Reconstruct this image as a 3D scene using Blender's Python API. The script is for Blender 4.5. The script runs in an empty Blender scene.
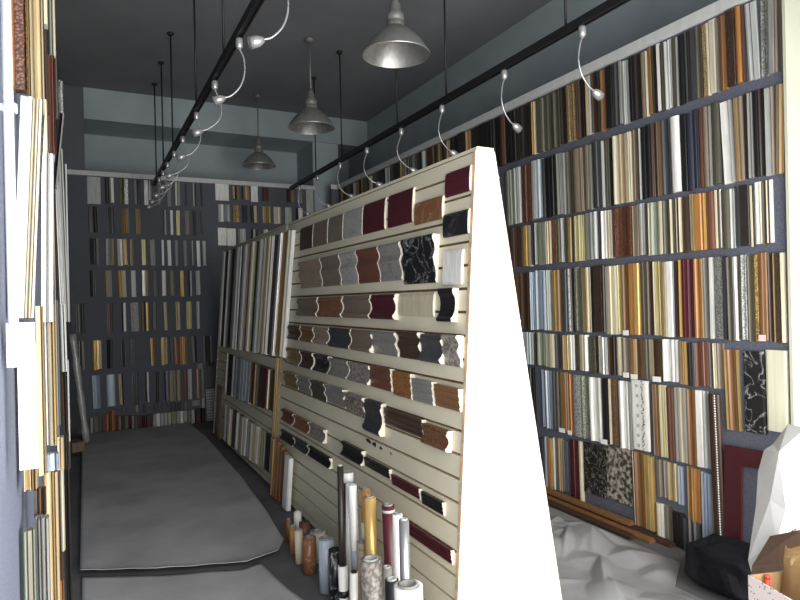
import bpy, bmesh, math, random
from mathutils import Vector, Matrix
random.seed(7)
SC = bpy.context.scene
COL = SC.collection
# ------------------------------------------------------------------ camera geometry (metres, z up, y down the shop)
FPX = 620.0
YAW = math.radians(27.0)
ROLL = 0.022
CAM = Vector((0.0, 0.0, 1.5))
FW = Vector((math.sin(YAW), math.cos(YAW), 0.0))
RH = Vector((math.cos(YAW), -math.sin(YAW), 0.0))
UZ = Vector((0, 0, 1))
RT = RH * math.cos(ROLL) - UZ * math.sin(ROLL)
UP = UZ * math.cos(ROLL) + RH * math.sin(ROLL)

def ray(px, py):
    return FW + RT * ((px - 400.0) / FPX) + UP * ((300.0 - py) / FPX)

def on_axis(px, py, axis, val):
    d = ray(px, py)
    t = (val - CAM[axis]) / d[axis]
    return CAM + d * t

def solve(px, axis, val, z):
    """point seen in image column px, on the plane axis=val, at height z"""
    b = FW + RT * ((px - 400.0) / FPX)
    # (b.a + v U.a) * (z-cz) = (b.z + v U.z) * (val-ca)
    A = val - CAM[axis]; Z = z - CAM.z
    v = (b.z * A - b[axis] * Z) / (UP[axis] * Z - UP.z * A)
    d = b + UP * v
    t = A / d[axis]
    return CAM + d * t

# ------------------------------------------------------------------ materials
MATS = {}
def nodes_of(m):
    m.use_nodes = True
    nt = m.node_tree
    for n in list(nt.nodes): nt.nodes.remove(n)
    out = nt.nodes.new('ShaderNodeOutputMaterial')
    b = nt.nodes.new('ShaderNodeBsdfPrincipled')
    nt.links.new(b.outputs[0], out.inputs[0])
    return nt, b

def mat(name, col, rough=0.5, metal=0.0, var=0.12, scale=(30, 30, 4), bump=0.0, bscale=60, kind='noise', col2=None, spec=0.5):
    if name in MATS: return MATS[name]
    m = bpy.data.materials.new(name)
    nt, b = nodes_of(m)
    L = nt.links
    tc = nt.nodes.new('ShaderNodeTexCoord')
    oi = nt.nodes.new('ShaderNodeObjectInfo')
    mp = nt.nodes.new('ShaderNodeMapping')
    mp.inputs['Scale'].default_value = scale
    L.new(tc.outputs['Object'], mp.inputs['Vector'])
    ad = nt.nodes.new('ShaderNodeVectorMath'); ad.operation = 'ADD'
    mul = nt.nodes.new('ShaderNodeMath'); mul.operation = 'MULTIPLY'; mul.inputs[1].default_value = 37.0
    L.new(oi.outputs['Random'], mul.inputs[0])
    L.new(mp.outputs[0], ad.inputs[0]); L.new(mul.outputs[0], ad.inputs[1])
    nz = nt.nodes.new('ShaderNodeTexNoise'); nz.inputs['Scale'].default_value = 1.0
    nz.inputs['Detail'].default_value = 5
    L.new(ad.outputs[0], nz.inputs['Vector'])
    rp = nt.nodes.new('ShaderNodeValToRGB')
    c = Vector(col)
    if kind == 'marble':
        c2 = Vector(col2)
        nz.inputs['Distortion'].default_value = .7
        nz.inputs['Detail'].default_value = 7
        e = rp.color_ramp.elements
        e[0].position = 0.40; e[0].color = (*c, 1)
        e[1].position = 0.62; e[1].color = (*c, 1)
        x = e.new(0.494); x.color = (*c, 1)
        x = e.new(0.502); x.color = (*c2, 1)
        x = e.new(0.512); x.color = (*(c * 0.75 + c2 * 0.25), 1)
        x = e.new(0.545); x.color = (*c, 1)
    elif kind == 'speckle':
        c2 = Vector(col2)
        e = rp.color_ramp.elements
        e[0].position = 0.42; e[0].color = (*c, 1)
        e[1].position = 0.60; e[1].color = (*c2, 1)
    else:
        e = rp.color_ramp.elements
        e[0].position = 0.3; e[0].color = (*(c * (1 - var)), 1)
        e[1].position = 0.7; e[1].color = (*[min(1, x * (1 + var)) for x in c], 1)
    L.new(nz.outputs['Fac'], rp.inputs['Fac'])
    L.new(rp.outputs['Color'], b.inputs['Base Color'])
    b.inputs['Roughness'].default_value = rough
    b.inputs['Metallic'].default_value = metal
    b.inputs['Specular IOR Level'].default_value = spec
    if bump:
        bn = nt.nodes.new('ShaderNodeTexNoise'); bn.inputs['Scale'].default_value = bscale; bn.inputs['Detail'].default_value = 4
        L.new(tc.outputs['Object'], bn.inputs['Vector'])
        bp = nt.nodes.new('ShaderNodeBump'); bp.inputs['Strength'].default_value = bump; bp.inputs['Distance'].default_value = 0.01
        L.new(bn.outputs['Fac'], bp.inputs['Height']); L.new(bp.outputs[0], b.inputs['Normal'])
    MATS[name] = m
    return m

def carved(name, col, rough, metal):
    """pressed ornament: repeating beads along the length, darker colour in the hollows of the pattern"""
    if name in MATS: return MATS[name]
    m = bpy.data.materials.new(name)
    nt, b = nodes_of(m); L = nt.links
    tc = nt.nodes.new('ShaderNodeTexCoord')
    vo = nt.nodes.new('ShaderNodeTexVoronoi'); vo.inputs['Scale'].default_value = 120
    L.new(tc.outputs['Object'], vo.inputs['Vector'])
    rp = nt.nodes.new('ShaderNodeValToRGB')
    c = Vector(col)
    e = rp.color_ramp.elements
    e[0].position = 0.30; e[0].color = (*[min(1, x * 1.2) for x in c], 1)
    e[1].position = 0.62; e[1].color = (*(c * 0.45), 1)
    L.new(vo.outputs['Distance'], rp.inputs['Fac']); L.new(rp.outputs[0], b.inputs['Base Color'])
    bp = nt.nodes.new('ShaderNodeBump'); bp.inputs['Strength'].default_value = 0.5; bp.inputs['Distance'].default_value = 0.004
    bp.invert = True
    L.new(vo.outputs['Distance'], bp.inputs['Height']); L.new(bp.outputs[0], b.inputs['Normal'])
    b.inputs['Roughness'].default_value = rough; b.inputs['Metallic'].default_value = metal
    MATS[name] = m
    return m

# code: (albedo, roughness, metallic, words)
PAL = {
 'bk': ((.012,.012,.013), .38, 0, 'black'),
 'dk': ((.026,.020,.017), .40, 0, 'umber'),
 'db': ((.060,.034,.022), .40, 0, 'dark brown'),
 'br': ((.21,.105,.045), .42, 0, 'brown'),
 'rb': ((.15,.060,.036), .45, 0, 'russet'),
 'mr': ((.075,.011,.018), .40, 0, 'maroon'),
 'ol': ((.085,.078,.055), .45, 0, 'dark olive'),
 'tp': ((.20,.158,.115), .45, 0, 'taupe'),
 'gy': ((.23,.23,.215), .42, 0, 'grey'),
 'lg': ((.43,.445,.425), .38, 0, 'pale grey'),
 'sv': ((.55,.55,.53), .28, .45, 'silver'),
 'wh': ((.80,.79,.75), .40, 0, 'white'),
 'cr': ((.56,.50,.36), .42, 0, 'cream'),
 'go': ((.52,.34,.115), .32, .35, 'gold'),
 'gd': ((.28,.205,.085), .36, .25, 'dull gold'),
 'or': ((.39,.175,.055), .40, .15, 'amber'),
 'tn': ((.36,.25,.125), .45, 0, 'tan'),
 'ch': ((.052,.055,.062), .45, 0, 'charcoal'),
  'tl': ((.52,.40,.22), .45, 0, 'pale tan'),
 'wg': ((.20,.18,.135), .45, 0, 'warm grey'),
 'nv': ((.028,.032,.052), .42, 0, 'navy'),
 'bl': ((.24,.29,.38), .40, 0, 'slate'),
 'lb': ((.44,.52,.60), .35, .1, 'pale blue'),
 'gn': ((.26,.285,.22), .42, 0, 'sage'),
 'yg': ((.52,.48,.20), .35, .2, 'brass'),
}
def M(code):
    star = code.endswith('*')
    k = code.rstrip('*')
    col, r, me, w = PAL[k]
    if star: return carved('ornate_' + k, col, r, me)
    return mat('finish_' + k, col, r, me, var=0.16, scale=(60, 60, 6))
def words_of(code):
    return ('ornate ' if code.endswith('*') else '') + PAL[code.rstrip('*')][3]

MARB = {
 'mblack': ((.012,.012,.014), (.42,.42,.42), 'black marble-pattern'),
 'mgrey': ((.27,.26,.24), (.10,.095,.09), 'grey marble-pattern'),
 'mwhite': ((.42,.41,.38), (.18,.17,.16), 'white marble-pattern'),
 'mbrown': ((.22,.095,.045), (.48,.30,.17), 'brown marble-pattern'),
 'mtan': ((.36,.28,.2), (.15,.10,.07), 'tan stone-pattern'),
}
def MM(k):
    if k in MARB:
        a, b, w = MARB[k]
        return mat('stone_' + k, a, .3, 0, kind='marble', col2=b, scale=(11, 11, 11))
    if k == 'speck': return mat('stone_speckle', (.10,.075,.065), .4, 0, kind='speckle', col2=(.42,.36,.32), scale=(60,60,60))
    if k == 'specg': return mat('stone_speckle_grey', (.15,.13,.12), .4, 0, kind='speckle', col2=(.38,.34,.30), scale=(60,60,60))
    return M(k)
def MMw(k):
    if k in MARB: return MARB[k][2]
    if k == 'speck': return 'brown speckled'
    if k == 'specg': return 'grey speckled'
    return words_of(k)

fabric = mat('fabric_blue_grey', (.118,.125,.16), .95, 0, var=.25, scale=(160,160,160), bump=.35, bscale=500, spec=.1)
fabric_lit = mat('fabric_blue_grey_lit', (.22,.24,.31), .95, 0, var=.2, scale=(160,160,160), bump=.35, bscale=400, spec=.1)  # lit copy of the wall fabric: shopfront daylight put into its colour
fabric_dk = mat('fabric_charcoal', (.115,.12,.14), .95, 0, var=.2, scale=(160,160,160), spec=.1)
paint_grey = mat('paint_blue_grey', (.40,.465,.49), .8, 0, var=.10, scale=(2,2,2), spec=.2)
paint_dark = mat('paint_dark_grey', (.14,.15,.165), .8, 0, var=.08, scale=(2,2,2), spec=.2)
paint_ceil = mat('paint_ceiling', (.235,.24,.25), .85, 0, var=.08, scale=(2,2,2), spec=.15)
strip_m = mat('trim_pale_grey', (.60,.61,.60), .5, 0, var=.06)
cream_m = mat('laminate_cream', (.74,.69,.52), .45, 0, var=.05, scale=(3,3,3))
cream_w = mat('laminate_white_cream', (.86,.82,.73), .45, 0, var=.03, scale=(3,3,3))
groove_m = mat('raw_board_brown', (.20,.12,.06), .8, 0, var=.2)
edge_m = mat('raw_edge_pink_tan', (.62,.42,.28), .8, 0, var=.25, scale=(40,40,40))
rawend = mat('raw_cut_end', (.86,.80,.66), .8, 0, var=.12, scale=(60,60,60))
concrete = mat('floor_concrete', (.13,.13,.135), .75, 0, var=.2, scale=(4,4,4), spec=.25)
felt = mat('felt_grey', (.40,.40,.405), .82, 0, var=.16, scale=(3,3,3), bump=.15, bscale=120, spec=.2)
plastic = mat('plastic_sheet_white', (.29,.29,.295), .38, 0, var=.08, scale=(5,5,5), bump=.25, bscale=14)
whitesheet = mat('white_sheet', (.86,.86,.86), .5, 0, var=.04, scale=(6,6,6))
kraft = mat('kraft_paper', (.44,.29,.14), .75, 0, var=.12, scale=(14,14,14), bump=.2, bscale=20)
metal_gr = mat('brushed_grey_metal', (.25,.25,.24), .55, .35, var=.1)
metal_in = mat('hammered_reflector', (.46,.45,.43), .38, .8, var=.2, scale=(30,30,10))
metal_sv = mat('satin_silver', (.50,.50,.50), .34, .6, var=.06)
black_m = mat('black_enamel', (.012,.012,.013), .5, 0, var=.1)
black_cloth = mat('black_cloth', (.010,.010,.013), .85, 0, var=.2, scale=(20,20,20), spec=.15)
cream_post = mat('paint_cream_green', (.52,.52,.40), .6, 0, var=.03, scale=(2,2,2))
tag_m = mat('tag_white', (.9,.9,.9), .6, 0, var=.02)
tag_pink = mat('tag_pink', (.85,.6,.58), .6, 0, var=.02)
pipe_w = mat('pipe_white', (.78,.82,.86), .4, 0, var=.03)

# ------------------------------------------------------------------ objects
def obj(name, bm, m, parent=None, loc=None, rot=None):
    me = bpy.data.meshes.new(name)
    bmesh.ops.recalc_face_normals(bm, faces=bm.faces[:])
    bm.to_mesh(me); bm.free()
    for x in (m if isinstance(m, (list, tuple)) else [m]): me.materials.append(x)
    o = bpy.data.objects.new(name, me); COL.objects.link(o)
    if parent is not None: o.parent = parent
    if loc is not None: o.location = loc
    if rot is not None: o.rotation_euler = rot
    return o
def tag(o, label, cat, group=None):
    o['label'] = label; o['category'] = cat; o['kind'] = 'thing'
    if group: o['group'] = group
    return o
def thing(name, label, cat, loc=(0,0,0), rot=(0,0,0), group=None):
    o = bpy.data.objects.new(name, None); COL.objects.link(o)
    o.location = loc; o.rotation_euler = rot; o.empty_display_size = .05
    return tag(o, label, cat, group)
def struct(name, bm, m):
    o = obj(name, bm, m); o['kind'] = 'structure'; return o

def box(bm, a, b, mi=0):
    x0, y0, z0 = a; x1, y1, z1 = b
    v = [bm.verts.new(p) for p in ((x0,y0,z0),(x1,y0,z0),(x1,y1,z0),(x0,y1,z0),(x0,y0,z1),(x1,y0,z1),(x1,y1,z1),(x0,y1,z1))]
    for f in ((0,3,2,1),(4,5,6,7),(0,1,5,4),(1,2,6,5),(2,3,7,6),(3,0,4,7)):
        fc = bm.faces.new([v[i] for i in f]); fc.material_index = mi
    return bm
def B(): return bmesh.new()
def prism(bm, pts0, pts1, mi=0):
    """solid between two polygons with as many points"""
    a = [bm.verts.new(p) for p in pts0]; b = [bm.verts.new(p) for p in pts1]
    n = len(a)
    bm.faces.new(a[::-1]).material_index = mi; bm.faces.new(b).material_index = mi
    for i in range(n):
        j = (i + 1) % n
        bm.faces.new((a[i], a[j], b[j], b[i])).material_index = mi
    return bm
def lathe(bm, prof, seg=24, cx=0, cy=0, mi=0, smooth=True, close=False):
    rings = []
    for r, z in prof:
        if r < 1e-6: rings.append([bm.verts.new((cx, cy, z))])
        else: rings.append([bm.verts.new((cx + r * math.cos(2*math.pi*k/seg), cy + r * math.sin(2*math.pi*k/seg), z)) for k in range(seg)])
    for a, b in zip(rings, rings[1:]):
        for k in range(seg):
            j = (k + 1) % seg
            va = [a[0]] if len(a) == 1 else [a[k], a[j]]
            vb = [b[0]] if len(b) == 1 else [b[j], b[k]]
            q = va + vb
            if len(q) >= 3:
                f = bm.faces.new(q); f.smooth = smooth; f.material_index = mi
    return bm
def tube(bm, path, r, seg=8, mi=0, caps=True):
    path = [Vector(p) for p in path]
    rings = []
    n = len(path)
    ref = Vector((0, 0, 1))
    for i, p in enumerate(path):
        d = (path[min(i+1, n-1)] - path[max(i-1, 0)]).normalized()
        s = d.cross(ref)
        if s.length < .05: s = d.cross(Vector((0, 1, 0)))
        s.normalize(); u = s.cross(d).normalized()
        rr = r[i] if isinstance(r, (list, tuple)) else r
        rings.append([bm.verts.new(p + s * rr * math.cos(2*math.pi*k/seg) + u * rr * math.sin(2*math.pi*k/seg)) for k in range(seg)])
    for a, b in zip(rings, rings[1:]):
        for k in range(seg):
            j = (k + 1) % seg
            f = bm.faces.new((a[k], a[j], b[j], b[k])); f.smooth = True; f.material_index = mi
    if caps:
        bm.faces.new(rings[0][::-1]).material_index = mi; bm.faces.new(rings[-1]).material_index = mi
    return bm
def bez(pts, n=16):
    """Catmull-Rom through pts"""
    P = [Vector(p) for p in pts]; P = [P[0]*2 - P[1]] + P + [P[-1]*2 - P[-2]]
    out = []
    for i in range(1, len(P) - 2):
        for k in range(n):
            t = k / n
            a, b, c, d = P[i-1], P[i], P[i+1], P[i+2]
            out.append(0.5 * ((2*b) + (c - a)*t + (2*a - 5*b + 4*c - d)*t*t + (3*b - a - 3*c + d)*t**3))
    out.append(P[-2]); return out

ONES = ['', 'first','second','third','fourth','fifth','sixth','seventh','eighth','ninth','tenth','eleventh','twelfth','thirteenth','fourteenth','fifteenth','sixteenth','seventeenth','eighteenth','nineteenth']
TENS = {20:'twent',30:'thirt',40:'fort',50:'fift',60:'sixt',70:'sevent'}
def ordinal(n):
    if n < 20: return ONES[n]
    t = n // 10 * 10
    return TENS[t] + 'ieth' if n == t else TENS[t] + 'y-' + ONES[n - t]

# ------------------------------------------------------------------ moulding profiles: (u across, w out of the wall)
def band_profile(w, d, style):
    if style == 0:   # half round
        return [(0, 0)] + [(w * (.5 - .5 * math.cos(math.pi * k / 6)), d * (.35 + .65 * math.sin(math.pi * k / 6))) for k in range(7)] + [(w, 0)]
    if style == 1:   # steps
        return [(0, 0), (0, d * .55), (w * .22, d * .55), (w * .26, d * .9), (w * .55, d), (w * .6, d * .75), (w * .9, d * .7), (w, d * .5), (w, 0)]
    if style == 2:   # scoop
        return [(0, 0), (0, d), (w * .15, d), (w * .3, d * .62), (w * .5, d * .5), (w * .7, d * .58), (w * .88, d * .85), (w, d * .85), (w, 0)]
    return [(0, 0), (0, d * .8), (w * .1, d), (w * .9, d * .9), (w, d * .7), (w, 0)]   # flat with eased edges

def strip_mesh(u0, w, d, h, style, frame):
    bm = B()
    pr = [(u0 + u, q) for u, q in band_profile(w, d, style)]
    prism(bm, [frame(u, q, -h/2) for u, q in pr], [frame(u, q, h/2) for u, q in pr])
    return bm

def parse(tok):
    """'703-716:tn*2/cr3@2!' -> px range, colour bands with weights, lean in degrees, tag"""
    rng, spec = tok.split(':')
    a, b = [float(x) for x in rng.split('-')]
    tg = spec.endswith('!'); spec = spec.rstrip('!')
    lean = None
    if '@' in spec:
        spec, l = spec.split('@'); lean = float(l)
    bands = []
    for s in spec.split('/'):
        k = s.rstrip('0123456789')
        wt = s[len(k):]
        bands.append((k, float(wt) if wt else 1.0))
    return a, b, bands, lean, tg

def describe(bands):
    bs = sorted(bands, key=lambda x: -x[1])
    w = words_of(bs[0][0])
    for k, _ in bs[1:]:
        x = words_of(k)
        if x != w: return w + ' and ' + x
    return w

def make_sample(name, bands, W, h, loc, rot, frame, depth, tg=False, parts=True, tagmat=None):
    tot = sum(b[1] for b in bands)
    main = max(range(len(bands)), key=lambda i: bands[i][1])
    root = None
    spans = []
    u = -W / 2
    for k, wt in bands:
        w = W * wt / tot; spans.append((u, w, k)); u += w
    order = [main] + [i for i in range(len(bands)) if i != main]
    for i in order:
        u0, w, k = spans[i]
        st = random.choice((0, 1, 2, 3)) if w > .015 else random.choice((0, 0, 3))
        d = depth * (random.uniform(.75, 1.1) if i == main else random.uniform(.6, 1.25))
        bm = strip_mesh(u0 + .0004, w - .0008, d, h - (0 if i == main else .001), st, frame)
        if i == main:
            root = obj(name, bm, MM(k), None, loc, rot)
        else:
            o = obj('lip' if i > main else 'edge_band', bm, MM(k), root)
            if words_of(k) != words_of(spans[main][2]): o['label'] = words_of(k) + (' lip' if i > main else ' edge band')
    if tg:
        bm = B()
        pr = [(-W*.38, depth*1.3), (W*.38, depth*1.3), (W*.38, depth*1.3+.002), (-W*.38, depth*1.3+.002)]
        prism(bm, [frame(u, q, -h/2 - .004) for u, q in pr], [frame(u, q, -h/2 + .028) for u, q in pr])
        o = obj('price_tag', bm, tagmat or tag_m, root); o['label'] = 'small white price tag'
    return root
# ------------------------------------------------------------------ room shell
XL, XR, XRU = -0.17, 3.12, 3.71      # left fabric wall, right display wall, masonry behind it
YF, YB, YBU = 0.30, 8.20, 8.95      # shopfront, far display wall, masonry behind it
ZC, ZT = 4.10, 3.05
b = B(); box(b, (XL-.2, YF-.2, -.12), (XRU+.2, YBU+.2, 0)); struct('floor', b, concrete)
b = B(); box(b, (XL-.2, YF-.2, ZC), (XRU+.2, YBU+.2, ZC+.12)); struct('ceiling', b, paint_ceil)
b = B(); box(b, (XL-.2, YF-.2, 0), (XL-.03, YBU+.2, ZC)); struct('wall_left', b, paint_dark)
b = B(); box(b, (XL-.03, YF, 0), (XL, YB, 2.5)); struct('wall_left_board', b, fabric_lit)
b = B(); box(b, (XL-.03, YBU, 0), (XRU+.2, YBU+.2, ZC)); struct('wall_back', b, paint_grey)
b = B(); box(b, (XL-.03, YB, 0), (2.88, YB+.03, ZT+.02)); struct('wall_back_board', b, fabric_dk)
b = B(); box(b, (XRU, YF-.2, 0), (XRU+.2, YBU, ZC)); struct('wall_right_masonry', b, paint_grey)
b = B(); box(b, (XR, 1.86, 0), (XRU, 7.85, ZT)); struct('wall_right', b, fabric)
# shopfront wall with its wide glazed opening left open to the daylight
b = B(); box(b, (XL-.03, YF-.2, 2.66), (XRU, YF, ZC)); box(b, (3.25, YF-.2, 0), (XRU, YF, 2.66)); struct('wall_front', b, paint_grey)
b = B(); box(b, (XL-.03, YB+.02, 0), (0.041, YBU, ZC)); struct('column_left', b, paint_dark)
b = B(); box(b, (2.88, 8.235, 0), (3.26, YBU, ZC)); struct('column_right', b, paint_grey)
b = B(); box(b, (0.041, YB+.01, 3.73), (XRU, YBU, ZC)); struct('ceiling_beam', b, paint_grey)
b = B(); box(b, (XL, YB-.035, ZT), (2.88, YB, ZT+.055)); struct('trim_1', b, strip_m)
b = B(); box(b, (XR-.035, 1.86, ZT-.03), (XR, 7.86, ZT+.03)); struct('trim_2', b, strip_m)
b = B(); box(b, (3.0, 7.862, ZT-.03), (3.12, 7.89, ZT+.03)); struct('trim_3', b, strip_m)
b = B(); box(b, (3.01, 7.89, 0), (3.4, 7.93, ZT)); struct('wall_return', b, fabric_dk)
b = B(); box(b, (3.098, 1.843, 0), (XRU, 1.858, ZC)); struct('column_cream', b, cream_post)

# ------------------------------------------------------------------ right wall rows of mouldings
RROWS = [
 # name, z bottom, z top, px range text, nominal lean
 ('top', 2.60, 3.005, """
 341-346:go/dk 346.5-353:ol/bk2 354-359:lg/gd 359.5-364:bk/go 364-370:ol 370-379.5:cr/ol2 380-386:bk 386.5-390:lg 390.5-401:ol/dk
 401.5-404.5:tn 405-412:gy/ol 412.5-420:gy/ol 420.5-426:bk/lg 427-433.5:db 434-439:go/dk 439.5-446:gd/dk 446.5-450.5:tn 451-458.5:bk 459-466.5:dk 467-471:tn 471.5-480:dk
 480.5-490:bk 490.5-499:dk/bk 499.5-506:bk/rb 506.5-512.5:bk 513-521.5:dk2/db 522-531:dk 531.5-536.5:dk/go/cr 537-542.5:ol 543-547:gy/ol 547.5-554:ol 554.5-560.5:ol 561-566:dk 566.5-572.5:tn*
 573-580.5:tn*/db 581-585.5:bk 586-592:tn/cr/lg 592.5-600:db/dk 600.3-607:go2/rb 607.3-615:bk3/dk 615.3-622:ch2/gy 622.2-628.6:lg2/gy 629-634.5:bk 634.8-640.6:dk 641-647.6:tp2/cr
 648-654:br/go/dk 654.3-656.8:dk 657-660:wh 660.3-667.4:ol2/lg 667.8-672:wh/lg 672.3-678:ol2/gy 678.3-684:bk 684.3-690:ch/dk 690.3-696:ch 696.3-702:ol 702.7-709:tn*/cr 709.3-716:cr2/wh
 716.4-727:tp/br2@.8 727.5-744.5:db*4/or3/db@1 746-750.5:lg@2.6 751.5-757.5:lg@2.4 760.5-768:gy*4/gy@-.5 768.4-776.5:gy2/tp@-.5 777.3-782.2:ol@0
 """, 1.0),
 ('second', 2.095, 2.54, """
 505.8-511.3:ol/gn 511.8-521.6:gn/lg2/lg 522-531.6:rb* 532-543.8:lg3/lb/lg 544.2-550:bk 550.3-556:bk 556.4-561.8:gn/gy 562.2-567.2:lg 567.6-573.6:ol 574-583.8:tp3/tp 584.2-588.6:ol/tp 588.8-592.6:gn 593-602.8:ch
 603-609.4:lg/ol3 609.8-614.6:bk 615-624.2:cr4/tn@.6 624.5-632:cr3/cr 632.3-639.6:tp2/db@.5 639.9-646:lg/bk5 646.3-652.8:bk2/db 653-656:db 656.3-662.6:tp/br 662.9-671:ch 671.3-680.4:wh@1.2
 680.8-686.6:bk 686.9-692.8:nv 693-698.4:nv 698.8-702.8:rb 703.2-711.6:tp2/gy@.6 712-720.6:ol 722.4-733.2:wh4/gy@2.4 734.4-743.6:tn4/tp@1.3 744.4-752.2:dk/gy@.4 752.6-758.2:bk 758.6-764.2:dk 764.8-774:lg3/tp@.3 775-784:tp/tn@-1.2
 """, .9),
 ('third', 1.745, 2.065, """
 509.8-514.8:db 515-517.6:go 517.8-527.4:db2/go 527.8-531.6:cr 531.9-537.4:ol/bk/lg 537.8-547.6:gn2/gy 548-557.8:go/wh/br*2 558.2-566.8:ol2/sv2/ol 567.1-575.6:ol/gd/dk 576.4-584.4:yg/cr2/yg 584.7-589.8:gy 590-598.4:sv2/lg
 598.8-606.8:dk*/wh 607.2-613.8:cr2/wh 614.2-631.6:rb* 632-638.6:cr/tp2 638.9-644.4:cr/lg 644.7-649.6:ol/cr 650-663.4:cr/gn4/cr 663.7-672.6:ol3/cr 672.9-681.6:ol2/cr/db/cr 682-689.2:db 689.6-693.4:cr
 693.8-706.4:go/or2/go@.8 706.8-714.8:rb@.8 715.2-721:cr/db/wh@.8 721.4-729.6:ol@.4 730-734.2:lg 734.5-740:ch 740.3-749.6:dk 750-754.2:cr/dk 754.5-761.4:wh2/cr 761.8-765.6:ol 766-772.6:cr/dk/wh2
 """, .6),
 ('fourth', 1.25, 1.70, """
 516.4-521.4:br 521.9-529.6:db 530-536.8:lb/bl 537-543.8:lb2/bl 544-551.2:lb/lg 551.8-553.8:ch 554.1-561.2:gd/go/br 561.5-567.4:ol/ch 567.9-574:wh*/dk 574.3-579.6:gn* 580-587.6:ol/gd 588-594.4:cr/bk 594.8-605.8:db*3/bk
 606.3-617.6:cr 618-623:yg/tn 623.3-630.6:br2/tn! 631-640.4:or/go 641-647:ol 647.4-653.8:db 654.3-660.6:cr/yg/gd 660.9-667.2:gd/cr 667.6-674.6:wh3/lb 675-681.2:db/mr 681.4-693.4:go/mr4/mr3 693.8-703.2:gd/or3/tn 703.5-708:gy
 708.3-711.8:go 712.2-727.2:lg/gy*4/bk 727.7-737.6:ol2/gy/wh 738-746.8:ol/lg* 747.2-753.4:ol 753.7-758:go* 758.3-767.4:br! 767.8-772.8:db 773.2-785.2:gd/db*2/cr
 """, .5),
 ('fifth', .975, 1.225, """
 523.4-534:lg/lb2/lg 534.5-538.6:dk 539-545.8:gn 546-555.4:gn2/cr5 556-561.6:ch 562.2-568.2:tn2/go 568.5-574.3:wh 574.7-579.4:ol* 580-588.6:cr5/wh 589-596:ol* 596.4-600.4:bk/cr 600.8-607.4:sv/lg 607.7-611.4:db 611.7-616.6:dk
 617-623.4:cr3/gy 624-631.4:tp! 631.9-640.2:br/tn/db! 640.6-648:br/ol 648.3-653.6:gy/tn 654-664.6:db! 665-678.2:wh3/lg 678.6-687.8:tn3/br/go 688.2-698.4:dk3/bl/rb@1 699-708.6:rb@1 709-716.8:ol2/cr@1.2 717.2-724:tp@1
 """, .8),
 ('sixth', .51, .945, """
 529-535:bk@1! 542-547:bl/gy@1.3 547.3-553:lb/bl@1.3 553.4-560:ch/ol@.8 560.3-567.6:gd2/br! 567.9-573:br/or! 573.4-583.2:lg* 583.5-591.4:gn* 591.8-601.4:wh 601.8-610:bk! 610.4-619.4:cr/br*4/db 619.8-632:cr/wh3/gy
 649.6-654.4:db2/gy 654.7-660:br/gd 660.3-666.8:cr/yg/cr 667.1-676.4:rb3/br 676.8-687.4:gy/cr4/gy 687.8-696.8:br3/or 697.1-706.6:wh2/lg@.8 706.8-713:gy/ol 
 """, 1.0),
 ('seventh', .265, .49, """
 656.2-659.6:gy 660-667.8:tp2/gy 668.2-676.2:tn4/cr 677-683:lg2/bl 
 """, 1.0),
]
def rframe(u, q, v): return (-q, -u, v)
def place_right(tok, z0, z1, nlean, xw=XR, depth=None, name='frame_sample', tagmat=None):
    a, c, bands, lean, tg = parse(tok)
    zm = (z0 + z1) / 2
    ya = solve(a, 0, xw - .012, zm).y; yc = solve(c, 0, xw - .012, zm).y
    W = abs(ya - yc); lean = nlean + random.uniform(-.35, .35) if lean is None else lean
    j = random.uniform(-.008, .006)
    o = make_sample(name, bands, W, z1 - z0, (xw - .001, (ya + yc)/2, zm + j), (math.radians(-lean), 0, 0), rframe,
                    depth or min(.03, max(.012, W * .38)), tg, tagmat=tagmat)
    return o, bands
for nm, z0, z1, txt, nl in RROWS:
    toks = txt.split(); n = len(toks)
    for i, tk in enumerate(toks):
        o, bands = place_right(tk, z0, z1, nl, tagmat=tag_pink if tk.startswith('758.3') else None)
        k = n - i
        tag(o, f"{describe(bands)} sample, {ordinal(k)} from the {'cream post' if nm != 'seventh' else 'wide amber one'}, right wall {nm} row", 'moulding sample', 'moulding samples on the right wall')

def single_right(tok, y0, y1, lean, label, depth=.025, name='frame_sample'):
    """sample whose top and bottom are read at its middle column"""
    a, c, bands, _, tg = parse(tok); pm = (a + c) / 2
    z1 = on_axis(pm, y0, 0, XR).z; z0 = on_axis(pm, y1, 0, XR).z
    o, bands = place_right(f"{tok}@{lean}", z0, z1, 0, depth=depth, name=name)
    return tag(o, label, 'moulding sample', 'larger mouldings low on the right wall')
single_right('726-740:go/br3/gd', 350, 430, 1.6, 'gold and brown moulding hung beside the black marble strip, taller than its row')
single_right('645.5-654.5:go2/yg/go', 456, 529, 1.3, 'bright gold moulding beside a plain brown one below the white patterned strip')
single_right('634.5-645:cr/br6', 451, 524, 1.6, 'wide plain brown moulding with cream edge beside the speckled marble panel')
single_right('687.2-700.6:tn/or2/go/or2', 466, 519, .5, 'wide amber moulding low on the right wall beside pale blue strips')
single_right('701.6-708.6:lb/bl', 472, 545, .6, 'pale blue moulding beside the amber one near the maroon corner sample')
single_right('709-714.4:bl/gy', 474, 545, .4, 'narrow blue-grey moulding between the pale blue one and the maroon strips')
single_right('657-667:cr2/wh/gy', 504, 543, 1.2, 'short pale cream moulding first in the lowest row above the floor mouldings')
single_right('667.6-673:tp/ol', 505, 547, 1, 'short taupe moulding second in the lowest row of the right wall')
single_right('673.4-685:bk3/dk!'.replace('!',''), 511, 551, 1, 'short black moulding in the lowest row between taupe and charcoal ones')
single_right('685.4-693:ch/gy', 517, 556, 1, 'short charcoal moulding beside the black one in the lowest row')
single_right('693.4-701:ch/gy/ch', 520, 558, 1, 'last charcoal moulding of the lowest row, nearest the black bag')
single_right('538-542.4:nv', 436, 484, .8, 'navy strip at the seventh row nearest the white display end')
single_right('543-547.6:ch/bl', 436, 486, .8, 'charcoal blue strip beside the amber one by the white display end')
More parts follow.
